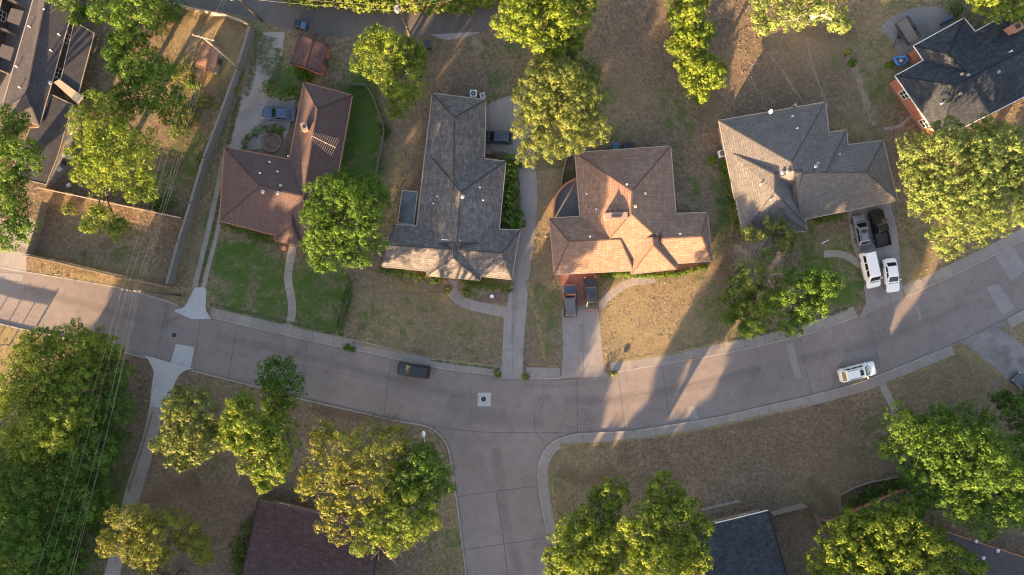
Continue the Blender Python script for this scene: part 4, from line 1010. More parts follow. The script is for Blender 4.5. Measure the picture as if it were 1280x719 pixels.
# ------------------------------------------------------------ vehicles
B = lambda *a, **k: vehicle(*a, **k)
B('black suv parked at the kerb in front of the long grey house', 517, 463, 172, 'suv', (.010, .012, .014), 'suv', extras=('rack',))
B('large white suv with painted orange reflection in rear glass driving in the street', 1072, 465, 14, 'bigsuv', (.80, .80, .79), 'suv', name='moving_car', extras=('sunroof', 'rack'))
def onlawn(r): r.location.z = .122; return r
onlawn(B('silver grey hatchback parked beside the black pickup', 1076, 288, 101, 'hatch', (.22, .24, .27), 'car', metal=.5, extras=('rack', 'sunroof')))
onlawn(B('black pickup truck parked under the eave of the light grey house', 1099, 285, 103, 'pickup', (.003, .004, .006), 'pickup', name='parked_truck'))
onlawn(B('white van parked with its windshield towards the street', 1087.5, 337, 283, 'van', (.80, .80, .80), 'van', name='parked_van'))
onlawn(B('white sedan with black rear window parked beside the white van', 1114, 344, 278, 'sedan', (.82, .82, .81), 'car'))
onlawn(B('blue grey car on the left of the red paved drive', 712.5, 376, 92, 'suv', (.055, .07, .095), 'car', metal=.5))
onlawn(B('black sedan on the right of the red paved drive', 739, 367, 94, 'sedan', (.012, .012, .016), 'car', extras=('sunroof',)))
onlawn(B('steel blue car parked beside the brown house wing', 349, 142.5, 176, 'sedan', (.04, .075, .13), 'car', metal=.4))
onlawn(B('dark grey car half under the eave of the long grey house', 621, 172, 177, 'hatch', (.035, .05, .07), 'car', metal=.4, extras=('sunroof',)))
onlawn(B('dark grey car cut off by the right edge of the picture', 1285, 484, 138, 'sedan', (.09, .095, .11), 'car', metal=.5))
# utility trailer
p = P(1131, 41); r = thing('utility_trailer', (p.x, p.y, .122), 'black framed utility trailer with grey deck on the curved concrete', 'trailer', None, R(-58))
b = MB(); b.box((0, 0, .62), (3.4, 1.7, .08)); b.build('deck', M['fencegrey'], r, world=False)
for sy in (-1, 1):
    b = MB(); b.bar((-1.75, sy*1.0, .98), (1.75, sy*1.0, .98), .12); b.bar((-1.75, sy*1.0, .62), (1.75, sy*1.0, .62), .1)
    for i in range(5): b.bar((-1.75+i*.875, sy*1.0, .6), (-1.75+i*.875, sy*1.0, .98), .1)
    b.build('side_rail', M['dark'], r, world=False)
    b = MB(); b.tube([(0.1, sy*1.12, .33), (0.1, sy*1.32, .33)], .33, 16); w = b.build('wheel', M['tyre'], r, world=False)
    b = MB(); b.box((0.1, sy*1.22, .72), (.95, .28, .05)); b.build('mudguard', M['dark'], r, world=False)
for sx in (-1.75, 1.75):
    b = MB(); b.bar((sx, -1, .98), (sx, 1, .98), .07); b.build('end_rail', M['dark'], r, world=False)
b = MB(); b.bar((0.7, -1.0, .5), (0.9, -2.9, .5), .09); b.bar((-0.5, -1.0, .5), (0.9, -2.9, .5), .09); b.build('tongue', M['dark'], r, world=False)
# riding mower under dark cover, blue pool toy
p = P(1181, 27); r = thing('covered_motorcycle', (p.x, p.y, .122), 'dark blue covered motorcycle beside the slate blue roof', 'motorcycle', None, R(35))
b = MB(); b.ball((0, 0, .55), .5, (1.7, .72, 1.05), 14, 9); b.ball((.55, 0, .85), .3, (.8, 1.6, .8), 12, 8); b.build('cover', plain('navy_cover', (.02, .05, .12), .5, sc=5), r, world=False, smooth=True)
for fx in (-.75, .75):
    b = MB(); b.tube([(fx, -.06, .3), (fx, .06, .3)], .3, 16); b.build('wheel', M['tyre'], r, world=False)
p = P(1192, 14); bush('dark dry bush at the edge of the curved concrete', 1192, 14, 1.0, 1.2, 'lf_dark')
p = P(1125, 77); r = thing('paddling_pool', (p.x, p.y, .122), 'folded blue plastic pool with a tan toy by the brick wall', 'paddling pool')
b = MB()
L = [(.8*math.cos(a)*(1+.22*math.sin(3*a)), .7*math.sin(a)*(1+.18*math.cos(2*a)), .2+.1*math.sin(2*a)) for a in [2*PI*i/28 for i in range(29)]]
b.tube(L, .2, 8); b.build('rim', M['tarp'], r, world=False, smooth=True)
b = MB(); b.add([(0, 0, .06)]+[(x*.95, y*.95, .08) for x, y, z in L[:-1]], [(0, i+1, (i+1) % 28+1) for i in range(28)]); b.build('liner', M['tarp'], r, world=False)
b = MB(); b.ball((0, 0, .3), .38, (1, .8, .6)); b.build('toy', M['trimtan'], r, world=False, smooth=True)

# bins
def bin_(label, px, py, mat, rz=0, s=1.0):
    p = P(px, py); r = thing('wheelie_bin', p, label, 'bin', None, rz); b = MB(); b.box((0, 0, .5*s), (.62*s, .68*s, 1.0*s), taper=1.12); b.build('bin_body', M[mat], r, world=False, bevel=.03)
    b = MB(); b.box((0, 0, 1.03*s), (.76*s, .84*s, .07), taper=.9); b.build('lid', M[mat], r, world=False, bevel=.02)
    for sx in (-1, 1):
        b = MB(); b.tube([(sx*.3, -.36*s, .12), (sx*.36, -.36*s, .12)], .12, 10); b.build('wheel', M['tyre'], r, world=False)
bin_('dark blue bin standing alone beside the tree by the alley', 535.5, 59, 'bindark', .25, 1.25)
bin_('steel blue bin beside the rear eave of the pinkish house', 768, 185, 'binblue', 0, 1.25)
bin_('second dark bin behind the pinkish house, by the blue one', 781, 184, 'bindark', .1, 1.1)
bin_('black bin at the end of the row behind the pinkish house', 788, 183.5, 'bindark', 0, 1.0)
bin_('dark bin on the alley edge next to the maroon shed', 374.5, 33, 'bindark', -.2, 1.15)
bin_('blue grey bin on the alley edge, nearer the grey house', 382, 35, 'binblue', -.3, 1.1)
# ac units
def ac(label, px, py, rz=0, s=.95):
    p = P(px, py); r = thing('air_conditioner', p, label, 'air conditioner', None, rz); b = MB(); b.box((0, 0, .4), (s, s, .75)); b.build('casing', M['white'], r, world=False, bevel=.03)
    b = MB(); b.cyl((0, 0, .775), s*.38, .03, 20); f = b.build('fan_grille', M['dark'], r, world=False)
    b = MB()
    for k in range(4): b.box((0, 0, .82), (s*.7, .03, .015), k*PI/4)
    b.build('grille_bar', M['metal'], f, world=False)
ac('white air conditioner beside the left wall of the light grey house', 901, 193, .2)
ac('white air conditioner behind the long grey house, by the alley side', 592, 118.5)
ac('grey air conditioner by the rear corner of the long grey house', 603.5, 121, .3, .7)
# mailbox-like meter box, lawn ornaments, patio furniture
p = P(782, 438); r = thing('utility_box', p, 'small dark utility box on the sunlit lawn near the kerb', 'utility box'); b = MB(); b.box((0, 0, .06), (.5, .45, .12)); b.build('casing', M['dark'], r, world=False, bevel=.03)
b = MB(); b.box((0, 0, .14), (.56, .5, .04)); b.build('lid', M['dark'], r, world=False)
def chair(label, px, py, rz, mat='white'):
    p = P(px, py); r = thing('patio_chair', p, label, 'chair', 'patio furniture beside the flat roof', rz); b = MB(); b.box((0, 0, .42), (.5, .5, .05)); b.build('seat', M[mat], r, world=False)
    b = MB(); b.box((-.25, 0, .68), (.05, .5, .5)); b.build('backrest', M[mat], r, world=False)
    for x in (-.2, .2):
        for y in (-.2, .2): b = MB(); b.box((x, y, .2), (.04, .04, .4)); b.build('leg', M[mat], r, world=False)
def table(label, px, py, rr, mat='white'):
    p = P(px, py); r = thing('patio_table', p, label, 'table', 'patio furniture beside the flat roof'); b = MB(); b.cyl((0, 0, .7), rr, .05, 18); b.build('tabletop', M[mat], r, world=False)
    b = MB(); b.cyl((0, 0, 0), .05, .7, 8); b.cyl((0, 0, 0), .3, .04, 12); b.build('stand', M['dark'], r, world=False)
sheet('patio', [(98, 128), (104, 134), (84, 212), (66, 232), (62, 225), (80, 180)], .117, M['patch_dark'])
for i, (x, y, a, l) in enumerate(((86, 158, .4, 'topmost white chair on the narrow patio beside the flat roof'), (91, 166, 2.2, 'white chair just below the topmost one on the narrow patio'), (84, 174, 1.2, 'white chair in the middle of the narrow patio'),
        (82, 196, 3.0, 'white chair above the round table on the narrow patio'), (93, 197, -.4, 'white chair on the tree side of the round table'), (77, 212, .8, 'white chair below the round table on the narrow patio'), (88, 232, 2.0, 'lowest white chair by the pale board fence'))): chair(l, x, y, a)
table('round dark patio table between the white chairs', 85, 204, .5, 'dark'); table('small white table near the walkway roof', 97, 140, .35)
b_ = P(104, 121); r = thing('blue_barrel', P(105, 122), 'small blue barrel at the end of the walkway roof', 'barrel'); b = MB(); b.cyl((0, 0, 0), .32, .9, 16); b.build('drum', M['binblue'], r, world=False)
for i, (x, y, rr, nm) in enumerate(((556, 352.5, .3, 'terracotta pot on the left of the grey house entrance'), (580, 352.5, .3, 'terracotta pot on the right of the grey house entrance'), (356, 311, .35, 'terracotta pot by the brown house entrance'), (615, 370.5, .28, 'white pot in the small front bed of the grey house'),
        (611, 191, .35, 'orange pot in the corner by the dark grey car'), (783, 343, .25, 'pale pot beside the path of the pinkish house'))):
    p = P(x, y); r = thing('flower_pot', p, nm, 'flower pot'); b = MB(); b.cyl((0, 0, 0), rr*.7, rr*1.3, 14, rr); b.build('pot', M['trimorange' if 'white' not in nm and 'pale' not in nm else 'white'], r, world=False)
    b = MB(); b.cyl((0, 0, rr*1.2), rr*.85, .02, 12); b.build('soil', M['dirt'], r, world=False)
p = P(1030, 303); r = thing('garden_statue', p, 'small white garden figure lying on the lawn of the light grey house', 'garden figure', None, .5); b = MB(); b.tube([(-.5, 0, .1), (0, .05, .14), (.5, 0, .12)], [.06, .1, .05], 8); b.ball((.55, 0, .15), .12); b.build('figure', M['white'], r, world=False, smooth=True)
p = P(103, 321); r = thing('tree_stump', P(104, 316), 'grey tree stump in the corner yard', 'tree stump'); b = MB(); b.cyl((0, 0, 0), .32, .35, 14, .27); b.build('stump', M['bark'], r, world=False)

# ------------------------------------------------------------ poles and wires
def pole(label, base, top, arm=0.0, mat='pole', name='utility_pole', L=2.4, h=12.3, transformer=False):
    a = P(*base); t = P(*top, h); r = thing(name, a, label, 'utility pole'); b = MB(); b.tube([a, a.lerp(t, .5), t], [.19, .16, .12], 12); b.build('shaft', M[mat], r, smooth=True)
    d = Vector((math.cos(arm), math.sin(arm), 0)); pts = []
    b = MB(); b.bar(t-d*L/2-Vector((0, 0, .35)), t+d*L/2-Vector((0, 0, .35)), .13, .15); ca = b.build('crossarm', M[mat], r)
    for s in (-.47, -.2, .2, .47):
        q = t+d*L*s-Vector((0, 0, .28)); b = MB(); b.cyl(q, .07, .22, 8); b.cyl(q+Vector((0, 0, .08)), .11, .05, 8); b.build('insulator', M['insul'], ca); pts.append(q+Vector((0, 0, .22)))
    if transformer:
        q = t+Vector((-.3, -.45, -1.9)); b = MB(); b.cyl(q, .3, .95, 14); b.build('transformer', M['metal'], r)
    return pts, t
wires1, t1 = pole('dark utility pole lying over the verge near the white apron', (225, 369), (163, 363), -.1)
wires2, t2 = pole('pale leaning utility pole between the shed and the masonry wall', (305, 90), (253, 46), -.25, 'polepale', L=2.8)
wires3, t3 = pole('dark utility pole with transformer at the alley corner', (327, 26), (286, -14), .9, transformer=True)
wires4, t4 = pole('dark utility pole at the alley edge above the yellow green tree', (512, 44), (497, 2), 1.4, transformer=True)
def wire(label, a, c, sag=.6, r=.010, g='overhead wires'):
    a = Vector(a); c = Vector(c); pts = []
    for i in range(15):
        t = i/14; p = a.lerp(c, t); p.z -= sag*4*t*(1-t); pts.append(p-a)
    b = MB(); b.tube(pts, r, 5); o = b.build('overhead_wire', M['wire'], None); o.location = a; return tag(o, label, 'wire', g)
names = ('outermost', 'second', 'third', 'innermost'); ends = [P(x, 860, 12) for x in (-4, 12, 38, 46)]
for i in range(4):
    wire(f'{names[i]} wire from the pale leaning pole to the verge pole', wires2[i], wires1[i])
    wire(f'{names[i]} wire crossing the dark wood from the verge pole', wires1[i], ends[i], 1.0)
wire('low wire slung under the four wires over the dark wood', t1-Vector((0, 0, 1.6)), ends[3]-Vector((0, 0, 1.2)), 1.0, .013)
wire('low wire from the verge pole to the leaning pole', t2-Vector((0, 0, 1.6)), t1-Vector((0, 0, 1.6)), .8, .013)
for i in range(4):
    wire(f'{names[i]} wire along the alley between its two dark poles', wires3[i], wires4[i], .5)
    wire(f'{names[i]} wire leaving the alley pole towards the bright hedge', wires4[i], P(840, (-60, -50, -40, -30)[i], 12), .6)
for i in range(2): wire(('upper', 'lower')[i]+' wire from the leaning pole to the alley corner pole', wires2[1+i], wires3[1+i], .3)
# service mast with dish on house D
for (h_, x, y, nm) in ((hD, 959, 138.5, 'white satellite dish on the rear eave of the light grey house'), (hD, 989, 131, 'dark satellite dish near the rear corner of the light grey house')):
    p = h_.at(x, y+2); r = thing('satellite_dish', p, nm, 'satellite dish'); b = MB(); b.tube([p-Vector((0, 0, .3)), p+Vector((0, 0, .7))], .03, 6); b.build('mast', M['metal'], r)
    b = MB(); q = p+Vector((.1, -.1, .8)); d = Vector((.3, -.5, .8)).normalized(); Mx = d.to_track_quat('Z', 'Y').to_matrix(); vs = [q]; n = 14
    for rr, hh in ((.18, .03), (.34, .11)): vs += [q+Mx @ Vector((rr*math.cos(2*PI*k/n), rr*math.sin(2*PI*k/n), hh)) for k in range(n)]
    b.add(vs, [(0, 1+k, 1+(k+1) % n) for k in range(n)]+[(1+k, 1+n+k, 1+n+(k+1) % n, 1+(k+1) % n) for k in range(n)]); b.build('dish', M['white' if 'white' in nm else 'dark'], r)
# street lamp
a = P(537, 556); t = P(533, 563.5, 8.2); r = thing('street_lamp', a, 'white street lamp reaching over the corner from behind the dark green tree', 'street lamp'); b = MB(); b.tube([a, t], [.13, .08], 10); b.build('pole', M['metal'], r, smooth=True)
q = P(529.5, 544, 8.6); b = MB(); b.tube([t-Vector((0, 0, .1)), t.lerp(q, .5)+Vector((0, 0, .2)), q], .05, 8); b.build('arm', M['white'], r)
b = MB(); b.ball(q+Vector((0, .15, .02)), .34, (.75, 1.25, .5), 12, 8); b.build('lamp_head', M['white'], r, smooth=True)
# ------------------------------------------------------------ trees (px, py, radius px, height of the lobe's centre in m)
T = tree
T('dense green tree over the top left roofs', [(135, 8, 30, 7), (175, 18, 34, 8), (205, 2, 26, 7), (150, 45, 20, 6)], 'lf_green', trunk=(165, 22))
T('small green tree covering the top edge of the charcoal roof', [(85, -2, 20, 6), (98, 18, 12, 5.5)], 'lf_dark', trunk=(90, 0))
T('broad green tree in the scrub yard left of the tan shed', [(165, 75, 32, 7), (190, 105, 38, 8), (165, 120, 28, 7), (150, 65, 20, 6), (210, 130, 24, 6)], 'lf_green', trunk=(182, 100))
T('tall yellow green tree above the corner yard', [(125, 150, 34, 9), (155, 190, 44, 10), (125, 215, 32, 9), (180, 235, 24, 8), (122, 275, 20, 8), (150, 285, 14, 7.5), (105, 180, 22, 9)], 'lf_bright', trunk=(145, 210))
T('dark green tree at the left edge over the flat roof', [(15, 160, 26, 8), (30, 195, 26, 9), (0, 200, 30, 9), (20, 225, 18, 8)], 'lf_green', trunk=(5, 195))
T('bright green tree at the left edge beside the asphalt corner', [(12, 255, 24, 8), (30, 285, 20, 8), (5, 292, 26, 8)], 'lf_green', trunk=(5, 272))
T('yellow green round tree between the maroon shed and the alley bin', [(480, 75, 38, 7), (505, 100, 34, 6.5), (470, 60, 22, 7), (515, 70, 18, 6), (500, 130, 20, 5.5)], 'lf_bright', trunk=(492, 92))
T('large dense round green tree touching the brown house entrance', [(430, 268, 48, 9.5), (412, 252, 30, 9), (462, 250, 30, 8.5), (452, 305, 30, 8.5), (415, 312, 34, 8), (405, 290, 24, 8), (440, 235, 26, 8)], 'lf_green', trunk=(430, 275), k=1.2)
T('large bright broad-leaved tree above the alley bend', [(680, 22, 46, 9), (650, 28, 32, 8.5), (712, 20, 34, 8.5), (690, 50, 26, 8), (655, 0, 30, 8), (715, 60, 16, 7), (670, -20, 40, 9)], 'lf_bright', trunk=(683, 22), ls=.27)
T('large pale olive tree over the drive of the grey house', [(700, 125, 46, 9), (670, 120, 30, 8.5), (735, 120, 26, 8), (700, 170, 32, 8.5), (665, 160, 26, 8), (735, 160, 26, 8), (725, 92, 24, 7), (690, 90, 26, 7.5), (660, 190, 18, 7)], 'lf_olive', trunk=(700, 140), k=1.3, dens=1.2, ls=.2, tr=.4)
T('narrow bright green tree at the top of the yard hedge row', [(868, 12, 20, 5.5), (872, 38, 18, 5.5), (850, 18, 16, 4.5), (868, -8, 20, 5.5), (852, 40, 14, 4.5)], 'lf_bright', trunk=(864, 22), ls=.26)
T('middle leafy tree of the yard hedge row', [(868, 62, 19, 5), (852, 55, 16, 4), (876, 50, 14, 5), (872, 78, 16, 5), (856, 75, 13, 4)], 'lf_bright', trunk=(865, 60), ls=.26)
T('round yellow green tree at the lower end of the yard hedge row', [(881, 95, 24, 5.5), (866, 90, 16, 5), (896, 98, 15, 5), (872, 112, 14, 4.5)], 'lf_bright', trunk=(878, 100), ls=.26)
hedge('dark hedge running beside the bright tree row between the back yards', [(838, -6), (845, 30), (852, 70), (862, 105), (872, 128)], 1.7, 2.0, 'lf_green')
T('pale sparse tree at the top edge with exposed roots', [(952, 8, 18, 6), (975, 22, 20, 6.5), (1005, 15, 24, 7), (1040, 12, 24, 6.5), (1000, -10, 34, 7), (952, 32, 10, 5.5), (1048, 32, 14, 6)], 'lf_pale', bark='barkpale', trunk=(1010, 25), dens=0.68, ls=.24)
T('bright green tree in the top right corner', [(1245, 2, 28, 6), (1275, 8, 22, 6), (1225, -8, 22, 6)], 'lf_bright', trunk=(1250, 0))
T('very large pale green tree beside the slate blue roof', [(1190, 215, 52, 10), (1150, 200, 34, 9), (1235, 200, 44, 10), (1205, 265, 44, 9.5), (1250, 255, 40, 9.5), (1160, 250, 30, 9), (1185, 300, 22, 8.5), (1225, 175, 28, 9), (1275, 215, 36, 9.5), (1145, 225, 26, 8.5), (1180, 168, 22, 8)], 'lf_pale', trunk=(1200, 235), k=1.3, dens=1.15, ls=.21, tr=.4)
T('green tree with thin crown in front of the light grey house', [(994, 372, 28, 9.2), (1014, 387, 22, 9), (987, 402, 20, 8.5), (1004, 347, 20, 8.8), (1024, 367, 16, 8.6), (1034, 356, 16, 10), (972, 380, 20, 8.6)], 'lf_green', trunk=(995, 378), dens=0.99)
T('sparse small tree against the eave of the light grey house', [(955, 288, 16, 4.5), (978, 300, 16, 4.5), (938, 292, 10, 4), (968, 284, 12, 4.5)], 'lf_olive', trunk=(957, 300), dens=0.50, fill=.2, ls=.22)
T('low dark green tree left of the bare branches', [(915, 372, 14, 3.5), (932, 392, 18, 4), (938, 410, 14, 4), (918, 395, 14, 3.6), (925, 350, 14, 4), (950, 400, 16, 4.5), (955, 378, 16, 4.5), (935, 365, 14, 4)], 'lf_green', trunk=(927, 392), dens=0.72)
T('sunlit tree at the north edge of the left wood', [(60, 470, 48, 9), (100, 445, 42, 9), (30, 520, 40, 9), (80, 515, 48, 9.5), (130, 440, 29, 8), (40, 555, 31, 8.5), (55, 430, 24, 8)], 'lf_bright', trunk=(75, 490), k=1.1)
wood = [('dark green tree on the street side of the left wood', [(140, 470, 28, 8), (150, 510, 26, 7.5), (125, 500, 30, 8)]), ('dark tree in the middle of the left wood under the wires', [(110, 560, 40, 8.5), (140, 555, 24, 7), (95, 590, 30, 8)]),
    ('dark tree of the left wood beside the gravel drive', [(110, 625, 34, 7.5), (125, 605, 20, 7), (90, 650, 26, 7.5)]), ('dark round tree at the left edge of the wood', [(30, 600, 36, 8), (60, 620, 32, 8), (10, 625, 28, 8)]),
    ('dark low tree at the bottom of the left wood', [(40, 670, 38, 8), (70, 690, 30, 7.5), (20, 700, 34, 8)]), ('narrow dark tree where the wires leave the picture', [(90, 700, 26, 6.5), (75, 725, 24, 6.5)])]
for i, (l, lb) in enumerate(wood): T(l, lb, 'lf_dark', dens=0.90)
T('olive yellow tree right of the white lower apron', [(232, 530, 33, 10), (215, 555, 24, 9.5), (250, 510, 26, 10), (262, 555, 26, 9), (235, 575, 15, 8.5), (222, 500, 18, 9)], 'lf_olive', trunk=(240, 540), dens=0.90, ls=.26)
T('bright green tree left of the dark kerbside tree', [(315, 540, 33, 11.5), (300, 515, 24, 11), (335, 570, 33, 11.5), (350, 545, 29, 11), (330, 595, 18, 10.5), (290, 540, 18, 11)], 'lf_bright', trunk=(325, 550), ls=.28)
T('small dark green tree at the lower kerb', [(350, 472, 28, 8), (362, 492, 22, 7.5), (338, 492, 20, 7.5), (345, 508, 18, 7)], 'lf_dark', trunk=(357, 492))
T('yellowish sparse tree over the maroon roof', [(425, 575, 40, 11.5), (460, 560, 35, 11.5), (405, 610, 31, 11.5), (450, 615, 37, 11.5), (425, 650, 26, 11.5), (490, 555, 24, 11), (385, 600, 15, 11), (470, 590, 31, 11), (400, 540, 18, 10)], 'lf_yellow', trunk=(440, 590), dens=0.72, ls=.25, fill=.3)
T('dark green tree beside the street lamp', [(525, 592, 35, 10.5), (505, 605, 26, 10), (545, 605, 24, 10), (520, 575, 24, 10)], 'lf_green', trunk=(523, 590), k=1.2)
T('bright green tree right of the maroon roof', [(480, 645, 31, 11.5), (515, 640, 31, 11.5), (530, 655, 22, 11), (462, 675, 22, 11.5), (495, 670, 22, 11.5), (505, 620, 24, 11.5)], 'lf_bright', trunk=(490, 668))
T('yellow green tree with bare lower limbs over the gravel drive', [(165, 655, 31, 9), (185, 675, 33, 9), (150, 675, 24, 8.5), (195, 700, 22, 8.5), (215, 655, 24, 8), (240, 672, 22, 7), (255, 690, 13, 6.5)], 'lf_yellow', trunk=(225, 715), dens=0.99)
T('left tree of the large pair at the bottom edge', [(765, 620, 24, 10), (745, 640, 26, 10), (720, 680, 34, 10.5), (760, 680, 34, 11), (735, 715, 40, 10.5), (695, 700, 18, 9.5)], 'lf_bright', trunk=(740, 680), ls=.27)
T('right tree of the large pair at the bottom edge', [(830, 615, 26, 12.5), (845, 650, 32, 13.5), (810, 660, 32, 14), (870, 665, 22, 13), (820, 705, 40, 14), (865, 700, 22, 13)], 'lf_bright', trunk=(825, 665), ls=.27)
T('huge dark green tree on the right above the corner house', [(1130, 545, 36, 9), (1165, 560, 44, 10), (1205, 570, 48, 10.5), (1245, 610, 44, 10), (1190, 610, 40, 10), (1225, 640, 30, 9.5), (1160, 600, 34, 9.5), (1260, 570, 30, 9.5), (1215, 530, 26, 9), (1175, 525, 20, 8.5), (1270, 640, 26, 9)], 'lf_green', trunk=(1195, 580), k=1.1)
T('dark tree cut off by the right edge below the dark grey car', [(1268, 515, 26, 6), (1285, 540, 24, 6), (1250, 500, 12, 5.5)], 'lf_dark', trunk=(1275, 520))
T('wide yellow green tree in front of the lower right house', [(1060, 680, 40, 9.5), (1110, 665, 44, 10), (1150, 690, 40, 10), (1080, 715, 44, 10), (1190, 710, 34, 9), (1030, 700, 24, 8.5), (1130, 640, 24, 9)], 'lf_bright', trunk=(1110, 690), k=1.1, ls=.27)
mass = [(P(x, y).x, P(x, y).y, G+.8, 2.0, .7) for x in range(-20, 150, 22) for y in range(500, 760, 22) if x < 158-(y-500)*.28 and y > 560-x*.4]
o = foliage('undergrowth', mass, 'lf_dark', (0, 0, 0), None, dens=.9, per=22, ls=.3, tr=.5); tag(o, 'dense green undergrowth filling the floor of the left wood', 'undergrowth', kind='stuff')
# grass tufts on the lawns: nobody could count them
def pmask(X, Y, poly):
    r = np.zeros(len(X), bool); j = len(poly)-1
    for i in range(len(poly)):
        a, b2 = poly[i], poly[j]; c_ = (a[1] > Y) != (b2[1] > Y)
        with np.errstate(divide='ignore', invalid='ignore'): r ^= c_ & (X < (b2[0]-a[0])*(Y-a[1])/((b2[1]-a[1]) or 1e-9)+a[0])
        j = i
    return r
n = 230000; X = RNG.uniform(-78, 78, n); Y = RNG.uniform(-46, 46, n); ok = np.zeros(n, bool)
for pl in BLOCKS: ok |= pmask(X, Y, pl)
for pl in PAVED: ok &= ~pmask(X, Y, pl)
for h_ in HOUSES:
    for w in h_.w: ok &= ~pmask(X, Y, [(c.x, c.y) for c in w.c])
X = X[ok]; Y = Y[ok]; cl = np.sin(X*1.9+np.sin(Y*1.3)*2)+np.sin(Y*2.3+np.sin(X*1.1)*2)+np.sin(X*.37+Y*.21)*1.2+RNG.normal(size=len(X))*.9
keep = cl > .1; X = X[keep]; Y = Y[keep]; V = np.stack([X, Y, np.full(len(X), G)], 1); cv = cover(V); g_ = cv[:, 0]+RNG.normal(size=len(X))*.16 > .52
for nm, sel, mt, lb in (('green_grass', g_, 'lf_lawn', 'short living grass tufts on the watered lawns'), ('dry_grass', ~g_, 'lf_dry', 'dormant straw coloured grass tufts on the dry yards')):
    C_ = V[sel]+np.array([0, 0, .045]); k_ = len(C_); Nn = RNG.normal(size=(k_, 3))*.55+np.array([0, 0, 1.0])
    C_[:, 2] += RNG.uniform(0, .03, k_)
    o = leafmesh(nm, C_, Nn, RNG.uniform(.10, .26, k_), RNG.uniform(0, 1, k_), M[mt], None, .5); tag(o, lb, 'grass', kind='stuff')
# shrubs and hedges
hedge('clipped hedge under the front eave of the brown house', [(283, 281), (310, 290), (345, 302)], 1.1, 1.0, 'lf_green')
hedge('dense hedge along the left front of the long grey house', [(481, 338), (505, 342), (532, 346), (549, 349)], 1.3, 1.1, 'lf_green')
hedge('dense hedge along the right front of the long grey house', [(584, 353), (610, 356), (637, 359)], 1.3, 1.1, 'lf_green')
hedge('tall uneven hedge between the grey house and its drive', [(636, 206), (636, 225), (637, 245), (638, 262), (645, 280)], 2.3, 2.2, 'lf_green', ls=.24, tr=.3)
hedge('curved clipped hedge round the garden bed of the brown house', crom([(306, 186), (312, 175), (322, 166), (336, 162), (354, 163)], 3), 1.0, 1.0, 'lf_green')
hedge('shrub row behind the parked steel blue car', [(336, 110), (343, 117), (356, 118), (370, 118)], 1.7, 1.5, 'lf_green')
hedge('bright hedge along the left wall of the light grey house', [(903, 202), (909, 225), (915, 250), (921, 275), (925, 290)], 1.3, 1.2, 'lf_bright')
hedge('low hedge under the front eave of the light grey house', [(1018, 276), (1032, 274), (1050, 270)], .9, .7, 'lf_green')
hedge('thick bright hedge along the far side of the alley', [(375, -8), (420, -6), (470, -2), (520, 2), (570, 0), (618, -8)], 3.6, 2.6, 'lf_bright', ls=.28, tr=.3, dens=3.00)
hedge('dark shrub line at the edge of the front lawn', [(438, 352), (434, 372), (430, 392), (426, 410)], .9, .9, 'lf_dark')
hedge('dark hedge in the picketed bed by the corner trees', [(1056, 628), (1075, 620), (1100, 608), (1122, 602)], 1.6, 1.1, 'lf_dark')
hedge('thin shrub edge along the front of the pinkish house', [(752, 344), (775, 342), (800, 345), (850, 342), (880, 333)], .6, .45, 'lf_green')
